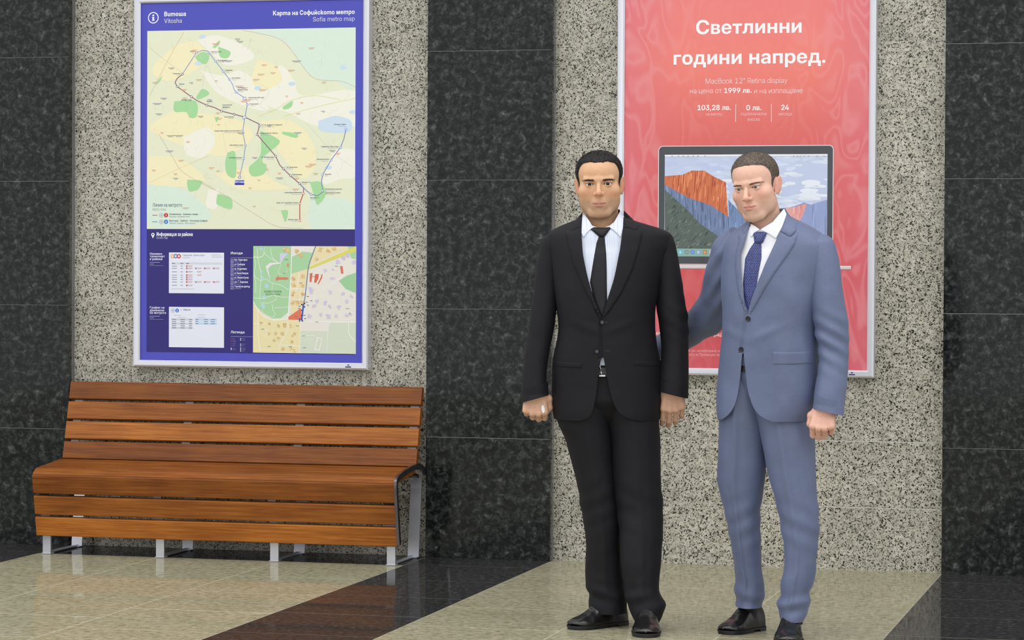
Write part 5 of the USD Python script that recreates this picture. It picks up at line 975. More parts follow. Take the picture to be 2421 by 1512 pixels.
def head_on(parent, p, place):
    hm, hair = make_head(p, place)
    body_v = hm.vertices.copy(); hm.vertices = place(hm.vertices); hm.invert()
    hv = hair.vertices.copy(); hair.vertices = place(hv); hair.invert(); hair.fix_normals()
    hp = part(parent, 'hair', hair, MATS[p['hair_mat']], smooth=True)
    # strands: short, following the skull forwards and down
    rg_ = np.random.default_rng(11); fcs = hair.faces; n = p['strands']; ar = hair.area_faces; up = place(np.array([0, 0, 1.0]), True); up /= np.linalg.norm(up); fw = place(np.array([0, 1.0, 0]), True); fw /= np.linalg.norm(fw)
    fi = rg_.choice(len(fcs), n, p=ar / ar.sum()); bc = rg_.dirichlet((1, 1, 1), n); root = (hair.vertices[fcs[fi]] * bc[..., None]).sum(1); nn = hair.face_normals[fi]
    flow = fw[None] * .9 - up[None] * (.25 + .5 * np.clip(nn @ fw, 0, 1)[:, None]) + rg_.normal(0, .28, (n, 3)); flow -= nn * (flow * nn).sum(1, keepdims=True); flow /= np.linalg.norm(flow, axis=1, keepdims=True) + 1e-9
    ln = p['strand'] * rg_.uniform(.6, 1.2, (n, 1)) * .001; lift = p['lift']
    keep = (nn @ up > -.75)
    st = np.stack([root - nn * .001, root + ln * (.5 * flow + lift * nn), root + ln * (1.0 * flow + lift * 1.1 * nn)], 1)[keep]
    curves(hp, 'hair_strands', st, .00022, MATS[p['hair_mat']], kind='stuff')
    # eyes
    for s in (-1, 1):
        b = trimesh.creation.icosphere(4, 12.4); ctr = np.array([s * 31.5, 69.5, 0]); g = np.array(p['gaze']) + np.array([0, 0, 0.0]); g = g / np.linalg.norm(g)
        dd = np.degrees(np.arccos(np.clip(b.vertices / 12.4 @ g, -1, 1)))
        col = np.where((dd < 12)[:, None], lin(14, 10, 10), np.where((dd < 26)[:, None], lin(*p['iris']), np.where((dd < 30)[:, None], lin(60, 48, 44), lin(226, 220, 216))))
        col = np.where(((b.vertices * [s, 1, 1])[:, 0] < -9)[:, None] & (dd > 34)[:, None], lin(206, 150, 140), col)
        b.vertices = place(b.vertices + ctr); b.invert(); part(parent, 'eye', b, MATS['eye'], smooth=True, tint=col)
    # eyebrows
    fr = body_v[:, 1] > 40; tree = cKDTree(body_v[fr][:, [0, 2]]); ys = body_v[fr][:, 1]
    for s in (-1, 1):
        k = p['brow_hairs']; t = rg_.uniform(0, 1, k); x = s * (15 + t * 38); z = p['brow_z'] + p['brow_arch'] * np.sin(t * 2.6) + rg_.normal(0, 1, k) * (p['brow_h'] * .6 - 1.1 * t)
        y = np.array([ys[q].max() for q in tree.query(np.column_stack([x, z]), 3)[1]])
        dx = s * rg_.uniform(4, 8, k); dz = rg_.uniform(-.5, 2.2, k) * (1 - 1.3 * t)
        y2 = np.array([ys[q].max() for q in tree.query(np.column_stack([x + dx, z + dz]), 3)[1]])
        a = np.column_stack([x, y - .3, z]); c = np.column_stack([x + dx, y2 + .6, z + dz]); m = (a + c) / 2 + [0, 1.0, 0]
        curves(parent, 'eyebrow', place(np.stack([a, m, c], 1)), .00016, MATS[p['hair_mat']])
    return hm, body_v
def finish_body(parent, pieces, heads, p, place_inv_v):
    """one skin; its colours come from the head's map where the head is, plain skin elsewhere"""
    b = one_body(pieces); v = np.array(b.vertices); hm, hv = heads
    tree = cKDTree(np.asarray(hm.vertices)); d, i = tree.query(v); tint = np.tile(np.array(lin(p['skin'])), (len(v), 1))
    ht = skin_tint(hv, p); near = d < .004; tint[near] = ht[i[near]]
    hand = v[:, 2] < 1.05; tint[hand] = np.array(lin(p['hand']))
    return part(parent, 'body', b, MATS['skin'], smooth=True, tint=tint)
def add_nails(parent, nails):
    out = []
    for c, e, nn, a, r in nails:
        a = np.cross(nn, e); q = trimesh.creation.icosphere(2, 1.0); q.vertices = c - e * r * .25 + q.vertices[:, :1] * a * r + q.vertices[:, 1:2] * e * r * 1.35 + q.vertices[:, 2:] * nn * .0012; q.fix_normals(); out.append(q)
    for q in out: part(parent, 'fingernail', q, MATS['nail'], smooth=True)
def pocket(parent, poly, front, m): return part(parent, 'pocket_flap', drape(poly, front, .0030, .003, .003, .005), m, smooth=40)
def collar_band(parent, c, rx, ry, zf, zs, h, m):
    th = np.arange(48) * 2 * PI / 48; k = (.5 + .5 * np.cos(th)); zb = zf * k + zs * (1 - k); R = []
    for dz, s in ((0, 1.03), (h * .5, 1.0), (h, .985), (h + .001, .965), (h * .5, .96), (0, .99)):
        R.append(np.column_stack([c[0] + rx * s * np.sin(th), c[1] - ry * s * np.cos(th), zb + dz]))
    return part(parent, 'collar_band', ring_mesh(R, cap=False), m, smooth=50)

# ------------------------------------------------------------------ man in the black suit
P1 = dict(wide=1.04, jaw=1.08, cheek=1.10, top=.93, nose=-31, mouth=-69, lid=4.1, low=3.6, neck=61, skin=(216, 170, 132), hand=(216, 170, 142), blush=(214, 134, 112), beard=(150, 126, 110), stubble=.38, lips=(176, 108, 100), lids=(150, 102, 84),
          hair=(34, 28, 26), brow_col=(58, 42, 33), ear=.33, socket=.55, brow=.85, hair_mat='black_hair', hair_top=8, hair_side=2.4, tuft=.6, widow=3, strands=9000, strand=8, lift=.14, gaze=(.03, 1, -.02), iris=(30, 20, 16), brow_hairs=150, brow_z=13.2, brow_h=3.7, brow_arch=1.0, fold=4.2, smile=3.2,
          hairline=[(-122, -60), (-48, -56), (-36, -30), (-28, 2), (-12, 24), (2, 16), (8, -2), (12, -15), (20, -15), (24, 0), (28, 15), (31, 33), (34, 48), (38, 62), (45, 72), (60, 76), (90, 77)])
RZ = math.degrees(.2153)
man = thing('person', 'man in black suit and black tie standing left of the man in blue', 'person', (.75, -2.15, 0), .2153)
s1 = 1.09; e0 = place_fn((0, 0, 0), s1, .03, .03, .035); org = np.array([-.0479, -.098, 1.6772]) - e0(np.array([0, 82.0, 0])); pl1 = place_fn(org, s1, .03, .03, .035)
head1 = head_on(man, P1, pl1)
f1 = cloth_noise(1, 7, 5, .0035)
f1b = lambda x, y, z: f1(x, y, z) * np.clip((1.5 - z) / .2, 0, 1) + .0035 * np.exp(-((z - 1.12 - .35 * np.abs(x + .03)) / .018) ** 2) * np.exp(-((np.abs(x + .03) - .06) / .06) ** 2)
trunk1 = Trunk([(1.5856,-0.0883,0.032,0.07,0.064,0.008),(1.5711,-0.0962,0.0369,0.074,0.068,0.008),(1.555,-0.1105,0.0515,0.08,0.074,0.008),(1.5404,-0.1458,0.0964,0.086,0.086,0.006),(1.5274,-0.1778,0.1398,0.094,0.096,0.004),(1.5144,-0.2067,0.1847,0.103,0.106,0.002),(1.5015,-0.2291,0.2136,0.111,0.112,0.0),(1.4854,-0.2418,0.2266,0.119,0.118,0.0),(1.4549,-0.2433,0.2252,0.128,0.122,0.0),(1.4148,-0.235,0.211,0.138,0.125,-0.002),(1.3345,-0.2249,0.1923,0.148,0.125,-0.004),(1.2542,-0.2132,0.1784,0.152,0.12,-0.006),(1.1932,-0.2033,0.1691,0.152,0.115,-0.008),(1.1418,-0.1981,0.1695,0.15,0.112,-0.008),(1.1032,-0.2011,0.1729,0.149,0.112,-0.008),(1.0484,-0.2121,0.1813,0.15,0.117,-0.006),(1.005,-0.2199,0.1912,0.15,0.125,-0.004),(0.8971,-0.2225,0.1999,0.15,0.135,0.0),(0.8247,-0.2189,0.1971,0.15,0.135,0.0),(0.7894,-0.2123,0.1893,0.148,0.132,0.0)], fold=f1b)
edge1 = [(1.5855,-0.1075,0.0465,0.0),(1.5711,-0.109,0.0466,0.0),(1.5101,-0.1127,0.0453,0.0),(1.4635,-0.1108,0.0392,0.0),(1.417,-0.1056,0.0307,0.0),(1.3272,-0.0868,0.0128,0.0),(1.2342,-0.0573,-0.0156,0.0),(1.1829,-0.0377,-0.0297,0.1),(1.1637,-0.0312,-0.0312,1.0),(1.0946,-0.03,-0.03,1.0),(1.0399,-0.0305,-0.0289,1.0),(1.0222,-0.0352,-0.0239,0.0),(0.982,-0.0414,-0.0173,0.0),(0.9482,-0.0466,-0.0107,0.0),(0.8983,-0.0521,0.0009,0.0),(0.8613,-0.0583,0.0123,0.0),(0.8323,-0.0646,0.027,0.0),(0.8113,-0.0741,0.048,0.0),(0.7967,-0.0901,0.0802,0.0),(0.7901,-0.1126,0.1123,0.0)]
jk = part(man, 'jacket', jacket_trunk(trunk1, edge1), MATS['black_suiting'], smooth=55)
def sleeve_fold(seed, zc, amp):
    n1 = cloth_noise(seed, 9, 9, .004)
    def fn(X, Y, Z, th, z): return n1(X, Y, Z * .9) + amp * np.exp(-((Z - zc) / .09) ** 2) * np.sin((Z + .35 * X) * 2 * PI / .058 + 1.5 * np.sin(th) + seed) * (.45 + .55 * np.cos(th + seed))
    return fn
part(jk, 'sleeve', tube_cloth([(1.4999,-0.221,-0.205),(1.4934,-0.2355,-0.1873),(1.4853,-0.2483,-0.1728),(1.4757,-0.2578,-0.1679),(1.4515,-0.2674,-0.171),(1.4146,-0.2736,-0.1836),(1.3342,-0.2844,-0.196),(1.2538,-0.2936,-0.2004),(1.2007,-0.3014,-0.2049),(1.1314,-0.3123,-0.2158),(1.0703,-0.32,-0.2267),(1.0123,-0.3261,-0.2344),(0.9318,-0.3329,-0.242),(0.8835,-0.3359,-0.2353),(0.8674,-0.3366,-0.232)], 1.12, lambda z: np.interp(z, [.86, 1.1, 1.45], [-.045, -.015, .004]), fold=sleeve_fold(3, 1.16, .0022), tilt=.28), MATS['black_suiting'], smooth=50)
part(jk, 'sleeve', tube_cloth([(1.5083,0.1848,0.2008),(1.5018,0.1704,0.2153),(1.4937,0.1592,0.2265),(1.4825,0.1529,0.2346),(1.4568,0.1531,0.2444),(1.4168,0.1581,0.2526),(1.3366,0.1666,0.2676),(1.2564,0.172,0.2793),(1.2034,0.1755,0.2893),(1.1521,0.1838,0.2944),(1.0622,0.1908,0.2966),(0.9996,0.188,0.297),(0.9353,0.1836,0.2958),(0.8951,0.1823,0.2945),(0.8855,0.1823,0.2945)], 1.12, lambda z: np.interp(z, [.86, 1.1, 1.45], [-.045, -.015, .004]), fold=sleeve_fold(5, 1.16, .0022), tilt=-.24), MATS['black_suiting'], smooth=50)
# lapels and jacket collar
vl = [(-0.11,1.5192),(-0.1117,1.4959),(-0.1056,1.4165),(-0.084,1.3092),(-0.0602,1.2369),(-0.0318,1.173)]; vr = [(0.045,1.5176),(0.0419,1.492),(0.0321,1.4219),(0.014,1.3284),(-0.0144,1.2348),(-0.0309,1.173)]
lapl = Polygon(vl + [(-0.06,1.2102),(-0.0978,1.2773),(-0.1404,1.372),(-0.1618,1.4443),(-0.1719,1.4947),(-0.1692,1.5059),(-0.1496,1.5022)]).buffer(0); lapr = Polygon(vr + [(-0.003,1.2012),(0.0433,1.2716),(0.0847,1.3605),(0.108,1.4447),(0.1175,1.4923),(0.1136,1.5175),(0.0987,1.5058)]).buffer(0)
coll = Polygon([(-0.1089,1.5743),(-0.11,1.5202),(-0.1496,1.5022),(-0.1552,1.5167),(-0.1413,1.5354)]).buffer(0); colr = Polygon([(0.0479,1.5816),(0.0455,1.519),(0.0987,1.5058),(0.1061,1.5249),(0.0826,1.5481)]).buffer(0)
for g in (lapl, lapr): part(jk, 'lapel', drape(g, trunk1.front, .0065, .0055, .006), MATS['black_suiting'], smooth=40)
for g in (coll, colr): part(jk, 'jacket_collar', drape(g, trunk1.front, .0075, .006, .006), MATS['black_suiting'], smooth=40)
for g in ([(0.0883,1.0162),(0.1875,1.0114),(0.1861,0.9933),(0.0873,0.9981)], [(-0.2168,1.0088),(-0.1084,1.0059),(-0.109,0.9878),(-0.2203,0.9907)]): pocket(jk, Polygon(g), trunk1.front, MATS['black_suiting'])
for (x, z) in [(-0.0312,1.1605),(-0.0506,1.0511)]: button(jk, x, float(trunk1.front(np.array([x]), np.array([z]))[0]) - .0045, z, .0085, MATS['dark_horn'])
for (x, z) in [(-0.0113,1.0529),(-0.02,1.1605)]: part(jk, 'buttonhole', drape(rect(x - .010, z - .0012, x + .010, z + .0012), trunk1.front, .0006, .0012, .001, .002), MATS['dark_horn'])
# shirt, collar, tie
inner1 = lambda x, z: trunk1.front(x, z) + .014 - .012 * np.clip((z - 1.44) / .08, 0, 1)
shv = Polygon([(-0.1182,1.5659),(-0.1202,1.5098),(-0.1173,1.4165),(-0.098,1.3044),(-0.06,1.2018),(-0.0317,1.1646),(-0.004,1.2022),(0.028,1.3238),(0.0461,1.4173),(0.0558,1.5107),(0.0554,1.5714),(-0.0059,1.5221),(-0.0385,1.5102),(-0.0712,1.5218)]).buffer(0)
sh1 = part(man, 'shirt', drape(shv, inner1, .002, .002, .003, .008), MATS['striped_shirting'], smooth=40)
for g in ([(-0.1089,1.5762),(-0.1112,1.4912),(-0.1022,1.4744),(-0.0925,1.4913),(-0.0786,1.5063),(-0.0665,1.5134),(-0.0806,1.5381)], [(0.0367,1.5834),(0.0471,1.562),(0.0437,1.5106),(0.0364,1.4751),(0.0233,1.4919),(0.0082,1.5049),(-0.0049,1.5137),(0.0127,1.5385)]):
    part(sh1, 'shirt_collar', drape(Polygon(g).buffer(-.003).buffer(.003), inner1, .0085, .003, .003, .005), MATS['striped_shirting'], smooth=40)
(cx_, cz_), (_, zs_) = [(-0.0381,1.5104),(-0.0384,1.573)]
collar_band(sh1, (cx_, .010, 0), .070, .076, cz_ - .028, zs_ - .022, .030, MATS['striped_shirting'])
tie1 = part(man, 'tie', drape(Polygon([(-0.0448,1.4831),(-0.0545,1.4565),(-0.068,1.3747),(-0.0779,1.3092),(-0.0602,1.2345),(-0.0318,1.1693),(-0.0134,1.2161),(-0.0151,1.3516),(-0.0178,1.417),(-0.0233,1.4683),(-0.0243,1.4832)]).buffer(0), inner1, .0075, .005, .012, .006), MATS['black_silk'], smooth=50)
part(tie1, 'tie_knot', drape(Polygon([(-0.0814,1.5119),(-0.0618,1.5157),(-0.0338,1.514),(-0.0058,1.5169),(-0.0011,1.5123),(-0.0224,1.4814),(-0.0336,1.4767),(-0.0458,1.4803)]).buffer(-.001).buffer(.001), inner1, .0150, .011, .012, .005), MATS['black_silk'], smooth=50)
# trousers
hip1 = Trunk([(1.0163,-0.2007,0.1686,0.128,0.118,-0.002),(0.9568,-0.2035,0.1754,0.13,0.124,0.0),(0.8683,-0.2063,0.1824,0.131,0.13,0.0),(0.82,-0.2028,0.1827,0.1,0.132,0.0),(0.7879,-0.1929,0.1765,0.07,0.122,0.0),(0.7752,-0.1736,0.1573,0.06,0.1,0.0)], e=.9, n=50)
th_ = np.arange(96) * 2 * PI / 96; X, Y = hip1.xy(hip1.z[:, None], th_[None]); pelvis = ring_mesh(np.stack([X, Y, np.broadcast_to(hip1.z[:, None], X.shape)], -1))
def leg_fold(seed, zk, zb, ab, side):
    n1 = cloth_noise(seed, 9, 5, .0105)
    def fn(X, Y, Z, th, z):
        f_ = n1(X, Y, Z) * np.clip(1.2 - Z, .4, 1)
        f_ = f_ + .42 * ab * np.exp(-((Z - zk) / .10) ** 2) * np.sin((Z - .5 * X * side) * 2 * PI / .075 + seed)
        f_ = f_ + ab * np.exp(-((Z - zb) / .045) ** 2) * np.sin((Z + .22 * X * side) * 2 * PI / .062 + seed * 1.7) * (.6 + .4 * np.cos(th))
        return f_
    return fn
legA = tube_cloth([(0.9648,-0.2052,0.0053),(0.8683,-0.2079,0.0123),(0.7959,-0.2026,0.0095),(0.7718,-0.1961,0.0097),(0.7076,-0.1668,0.0133),(0.6433,-0.1503,0.0168),(0.5372,-0.1224,0.0271),(0.4503,-0.1074,0.0357),(0.3908,-0.0958,0.0425),(0.2812,-0.0887,0.048),(0.1829,-0.0898,0.055),(0.1442,-0.0863,0.0616),(0.1184,-0.0781,0.0666),(0.0749,-0.0779,0.0701),(0.0523,-0.0729,0.0702)], lambda z: np.interp(z, [.05, .2, .45, .8, .95], [.098, .085, .095, .120, .128]), lambda z: np.interp(z, [0, .45, .8], [.035, .012, 0]), fold=leg_fold(8, .46, .13, .0040, 1), crease=.004, open_bottom=.02)
legB = tube_cloth([(0.9659,-0.0397,0.1754),(0.8695,-0.0327,0.1824),(0.7972,-0.0194,0.1845),(0.7731,-0.0128,0.1878),(0.7089,0.0036,0.193),(0.556,0.0126,0.1972),(0.4579,0.026,0.2027),(0.3372,0.0396,0.1986),(0.2422,0.0498,0.1928),(0.1842,0.0582,0.1883),(0.152,0.0616,0.1869),(0.1214,0.065,0.2032),(0.0973,0.0716,0.2146),(0.0651,0.0814,0.2052),(0.0346,0.0945,0.1925)], lambda z: np.interp(z, [.05, .2, .45, .8, .95], [.098, .085, .095, .120, .128]), lambda z: np.interp(z, [0, .25, .45, .8], [-.105, -.075, -.03, 0]), fold=leg_fold(9, .46, .13, .0040, -1), crease=.004, open_bottom=.02)
tr = part(man, 'trousers', join(pelvis, legA, legB), MATS['black_suiting'], smooth=50)
bz = [(-0.0302,0.9885),(-0.03,0.9596)]; bt = Trunk([(bz[0][1] + .001, -.196, .168, .133, .126, 0), (bz[1][1] - .004, -.198, .170, .134, .127, 0)], e=.9, n=12)
X, Y = bt.xy(bt.z[:, None], th_[None]); belt = part(man, 'belt', ring_mesh(np.stack([X, Y, np.broadcast_to(bt.z[:, None], X.shape)], -1)), MATS['belt_leather'], smooth=40)
q = [(-0.0415,0.9973),(-0.0341,0.9575),(-0.0142,0.9595),(-0.0161,0.966),(-0.0294,0.9659),(-0.0343,0.9919),(-0.0449,0.9622),(-0.016,0.9551)]; hf = lambda x, z: hip1.front(x, z) - .004
part(belt, 'buckle', join(drape(Polygon(q[:2] + [(q[1][0] + .005, q[1][1]), (q[0][0] + .0055, q[0][1] + .001)]), hf, .006, .004, .002, .003), drape(rect(q[6][0], q[7][1], q[7][0], q[6][1]), hf, .006, .004, .002, .003)), MATS['chrome'], smooth=40)
part(sh1, 'shirt_front', drape(Polygon([(-0.0382,1.0352),(-0.0219,1.0353),(-0.0181,0.9974),(-0.0488,0.9972)]), lambda x, z: hip1.front(x, z), .006, .002, .002, .004), MATS['striped_shirting'])
shoe(man, (.066, .074), (-.146, -.110), .106, (MATS['shoe_leather'], MATS['shoe_sole'])); shoe(man, (.147, -.015), (.137, -.321), .108, (MATS['shoe_leather'], MATS['shoe_sole']))
for x, y in ((-.009, .037), (.141, -.095)): part(man, 'sock', tube([(x, y, .055), (x, y, .10), (x, y + .004, .22)], [.038, .036, .036], 20), MATS['black_silk'], smooth=60)
# hands and the body under the clothes
(wx, wz), (wx2, wz2) = [(-0.2821,0.9096),(0.2366,0.9244)]
h1, n1_, o1_, t1_ = hand_shape(((wx - .09, -.16, wz - .17), (wx + .09, .06, wz + .07)), (wx - .002, -.050, wz), (.03, -.10, -1), (0, -1, .05), (1, .35, 0), [(1.30, 1.5, .7), (1.28, 1.5, .7), (1.22, 1.5, .7), (1.12, 1.45, .6)], [(.045, .040, -.012), (.048, .070, -.020), (.034, .090, -.030)], 1.10, -.09, 1.1)
h2, n2_, o2_, _ = hand_shape(((wx2 - .09, -.16, wz2 - .24), (wx2 + .09, .06, wz2 + .07)), (wx2 + .001, -.048, wz2), (.0, .02, -1), (.05, -1, 0), (-1, .2, 0), [(.62, .55, .3), (.58, .50, .3), (.55, .48, .3), (.52, .42, .25)], [(.044, .040, -.018), (.047, .070, -.030), (.040, .094, -.040)], 1.08, .03)
core = chain([((-.046, .03, 1.47), .062), ((-.035, .01, 1.38), .10), ((-.03, 0, 1.15), .095), ((-.02, .01, .90), .09)]) + chain([((-.20, .01, 1.42), .045), ((.16, .01, 1.42), .045)]) + \
    chain([((-.215, .01, 1.42), .045), ((-.262, -.01, 1.14), .036), ((wx, -.046, wz + .01), .027)]) + chain([((.180, .01, 1.42), .045), ((.236, -.01, 1.14), .036), ((wx2, -.046, wz2 + .01), .027)]) + \
    chain([((-.095, 0, .84), .070), ((-.060, .012, .46), .046), ((-.009, .037, .13), .028), ((-.01, .035, .075), .023)]) + chain([((.08, 0, .84), .070), ((.118, -.03, .46), .046), ((.141, -.095, .13), .028), ((.141, -.099, .075), .023)])
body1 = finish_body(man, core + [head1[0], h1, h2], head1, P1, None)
add_nails(body1, [n1_[4]] + n2_[:4])
# what he holds in the fist: top-level
tp = np.array(t1_[2]) * .5 + np.array(t1_[3]) * .5
Om = np.array([.75, -2.15, 0]); ca, sa = math.cos(.2153), math.sin(.2153)
def world(p): return (Om[0] + p[0] * ca - p[1] * sa, Om[1] + p[0] * sa + p[1] * ca, p[2])
pc = np.array([[(-0.2527,0.8293)][0][0], 0, [(-0.2527,0.8293)][0][1]])
nr_ = np.hypot(h1.vertices[:, 0] - pc[0], h1.vertices[:, 2] - pc[2]) < .007; pc[1] = h1.vertices[nr_][:, 1].min() - .0015
note = UsdGeom.Xform.Define(stage, path_for('folded_paper')); note.AddTranslateOp().Set(Gf.Vec3d(*map(float, world(pc)))); note.AddRotateZOp().Set(RZ)
tag(note.GetPrim(), 'small folded white paper held in the fist of the man in the black suit', 'paper')
c_ = affinity.scale(Point(0, 0).buffer(1, quad_segs=8), .0062, .0150)
part(note.GetPrim(), 'sheet', xz_prism(affinity.rotate(c_, 8), -.002, .020), MATS['white_paper'])

# ------------------------------------------------------------------ man in the blue suit
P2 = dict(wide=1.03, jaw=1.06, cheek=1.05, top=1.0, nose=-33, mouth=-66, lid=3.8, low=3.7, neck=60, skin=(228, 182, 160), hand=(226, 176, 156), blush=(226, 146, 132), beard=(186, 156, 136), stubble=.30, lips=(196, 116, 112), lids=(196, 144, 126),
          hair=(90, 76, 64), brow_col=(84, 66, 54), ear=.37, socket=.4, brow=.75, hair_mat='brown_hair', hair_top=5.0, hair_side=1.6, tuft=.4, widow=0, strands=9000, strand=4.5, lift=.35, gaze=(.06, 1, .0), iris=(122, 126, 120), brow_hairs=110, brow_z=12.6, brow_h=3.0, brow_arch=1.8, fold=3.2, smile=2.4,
          hairline=[(-122, -60), (-48, -56), (-36, -28), (-28, 2), (-12, 24), (2, 16), (8, 0), (12, -12), (18, -12), (21, 5), (21, 18), (23, 34), (28, 50), (36, 62), (50, 71), (74, 77), (90, 77)])
man2 = thing('person', 'man in blue-grey suit and navy patterned tie standing before the red poster, face turned left', 'person', (1.37, -2.27, 0), .1644)
s2 = 1.06; pa = (.41, .07, .14); e0 = place_fn((0, 0, 0), s2, *pa); org = np.array([-.0795, -.105, 1.6560]) - e0(np.array([0, 82.0, 0])); pl2 = place_fn(org, s2, *pa)
head2 = head_on(man2, P2, pl2)
PSI = .42
f2 = cloth_noise(12, 7, 4.5, .0115)
f2b = lambda x, y, z: f2(x, y, z) * np.clip((1.5 - z) / .2, 0, 1) + .005 * np.exp(-((z - 1.10 - .45 * np.abs(x + .07)) / .02) ** 2) * np.exp(-((np.abs(x + .07) - .07) / .06) ** 2) + .004 * np.exp(-((x - .13 + .25 * (z - 1.1)) / .02) ** 2) * np.clip((1.35 - z) / .15, 0, 1) * np.clip((z - .95) / .1, 0, 1)
trunk2 = Trunk([(1.5866,-0.0303,0.0616,0.066,0.062,0.0),(1.5693,-0.041,0.0663,0.069,0.065,0.0),(1.5536,-0.0581,0.0867,0.076,0.072,0.0),(1.5395,-0.0751,0.1147,0.084,0.084,0.0),(1.5254,-0.0922,0.1428,0.092,0.092,0.0),(1.5112,-0.1108,0.1677,0.1,0.1,0.0),(1.4955,-0.1325,0.1911,0.108,0.106,0.0),(1.4766,-0.1495,0.2099,0.116,0.112,0.0),(1.4484,-0.1603,0.2272,0.126,0.118,0.0),(1.4093,-0.1647,0.2306,0.134,0.122,0.0),(1.3388,-0.1673,0.2218,0.14,0.122,-0.002),(1.2605,-0.1652,0.2053,0.142,0.118,-0.004),(1.1979,-0.1601,0.1902,0.142,0.114,-0.006),(1.1242,-0.1612,0.183,0.14,0.112,-0.006),(1.0536,-0.1685,0.1867,0.14,0.116,-0.004),(0.9689,-0.1758,0.1904,0.14,0.124,0.0),(0.8935,-0.1815,0.1847,0.14,0.13,0.0),(0.8418,-0.1812,0.1727,0.138,0.13,0.0),(0.8057,-0.1762,0.1574,0.136,0.128,0.0)], psi=PSI, fold=f2b)
edge2 = [(1.5865,-0.0583,0.0709,0.0),(1.5693,-0.0613,0.0648,0.0),(1.5255,-0.0703,0.0542,0.0),(1.5004,-0.0779,0.042,0.0),(1.455,-0.0901,0.0236,0.0),(1.4143,-0.1023,0.0052,0.0),(1.3548,-0.1019,-0.0208,0.0),(1.3001,-0.0953,-0.0423,0.0),(1.2532,-0.0871,-0.0591,0.0),(1.2141,-0.0775,-0.0697,0.2),(1.1906,-0.0727,-0.0727,1.0),(1.1201,-0.08,-0.08,1.0),(1.0668,-0.089,-0.089,1.0),(1.0511,-0.092,-0.0873,0.0),(1.026,-0.0949,-0.084,0.0),(0.9837,-0.0978,-0.079,0.0),(0.9303,-0.1036,-0.0724,0.0),(0.8769,-0.1142,-0.058,0.0),(0.8502,-0.125,-0.0453,0.0),(0.828,-0.1404,-0.0265,0.0),(0.8138,-0.156,-0.0014,0.0),(0.8058,-0.1684,0.0204,0.0)]
jk2 = part(man2, 'jacket', jacket_trunk(trunk2, edge2), MATS['blue_suiting'], smooth=55)
part(jk2, 'sleeve', tube_cloth([(1.4906,0.1927,0.2082),(1.4843,0.1757,0.2222),(1.4764,0.1587,0.2332),(1.4623,0.1448,0.2426),(1.4311,0.1373,0.2506),(1.3561,0.1425,0.2635),(1.2874,0.1492,0.2734),(1.2203,0.1575,0.2847),(1.1782,0.164,0.2928),(1.1079,0.1754,0.2964),(1.0565,0.1867,0.2953),(0.997,0.184,0.2926),(0.9344,0.1751,0.2869),(0.8796,0.1693,0.2811),(0.8436,0.1665,0.2783)], 1.10, lambda z: np.interp(z, [.84, 1.1, 1.45], [-.150, -.105, -.075]), fold=sleeve_fold(13, 1.10, .0050), tilt=-.21), MATS['blue_suiting'], smooth=50)
nz = cloth_noise(21, 10, 10, .009)
(xa, za), (xb, zb_), (xc_, zc_), (xd, zd), (xe, ze) = [(-0.1367,1.4329),(-0.161,1.331),(-0.1838,1.2322),(-0.2785,1.1343),(-0.4033,1.0486)]
part(jk2, 'sleeve', path_tube([(xa + .03, .05, za + .06), (xa, .075, za), (xb, .13, zb_), (xc_, .225, zc_), (xd, .36, zd), (xe, .455, ze)], [.045, .072, .077, .076, .060, .052], fold=lambda x, y, z: nz(x, y, z) + .007 * np.sin((x - .6 * z) * 2 * PI / .055) * np.exp(-((x + .17) / .06) ** 2)), MATS['blue_suiting'], smooth=50)
vl = [(-0.0675,1.5232),(-0.0875,1.4549),(-0.1012,1.4139),(-0.099,1.3592),(-0.0932,1.2955),(-0.0836,1.2318),(-0.0716,1.2)]; vr = [(0.0432,1.5),(0.0236,1.4554),(-0.0121,1.3779),(-0.0433,1.2958),(-0.0698,1.2)]
lapl = Polygon(vl + [(-0.0807,1.2054),(-0.1056,1.2635),(-0.1169,1.3181),(-0.1219,1.3773),(-0.1185,1.4229),(-0.1071,1.4685),(-0.1126,1.4889),(-0.0891,1.4913)]).buffer(0); lapr = Polygon(vr + [(-0.0643,1.1973),(-0.0374,1.243),(-0.0061,1.2997),(0.0253,1.3499),(0.0701,1.412),(0.0969,1.4548),(0.1079,1.4976),(0.0786,1.4802)]).buffer(0)
coll = Polygon([(-0.0649,1.5369),(-0.0693,1.5178),(-0.0891,1.4913),(-0.0969,1.5049),(-0.0811,1.5241)]).buffer(0); colr = Polygon([(0.0643,1.581),(0.0663,1.5601),(0.0432,1.501),(0.0786,1.4802),(0.1011,1.5035),(0.1054,1.5376),(0.0817,1.5556)]).buffer(0)
for g in (lapl, lapr): part(jk2, 'lapel', drape(g, trunk2.front, .0070, .006, .006), MATS['blue_suiting'], smooth=40)
for g in (coll, colr): part(jk2, 'jacket_collar', drape(g, trunk2.front, .0080, .006, .006), MATS['blue_suiting'], smooth=40)
pocket(jk2, Polygon([(0.0181,1.0614),(0.0916,1.0599),(0.165,1.0633),(0.1661,1.0197),(0.0919,1.0163),(0.0202,1.015)]), trunk2.front, MATS['blue_suiting'])
for (x, z) in [(-0.0726,1.1797),(-0.0968,1.0667)]: button(jk2, x, float(trunk2.front(np.array([x]), np.array([z]))[0]) - .0045, z, .0095, MATS['dark_horn'], (-.4, -1, 0))
for (x, z) in [(-0.0687,1.0638)]: part(jk2, 'buttonhole', drape(rect(x - .009, z - .001, x + .009, z + .001), trunk2.front, .0006, .0012, .001, .002), MATS['blue_suiting'])
for (x, z) in [(0.2794,0.9025),(0.2779,0.89),(0.2765,0.8775)]: button(jk2, x - .002, -.155, z, .006, MATS['dark_horn'], (.9, -.4, 0))
inner2 = lambda x, z: trunk2.front(x, z) + .014 - .012 * np.clip((z - 1.44) / .08, 0, 1)
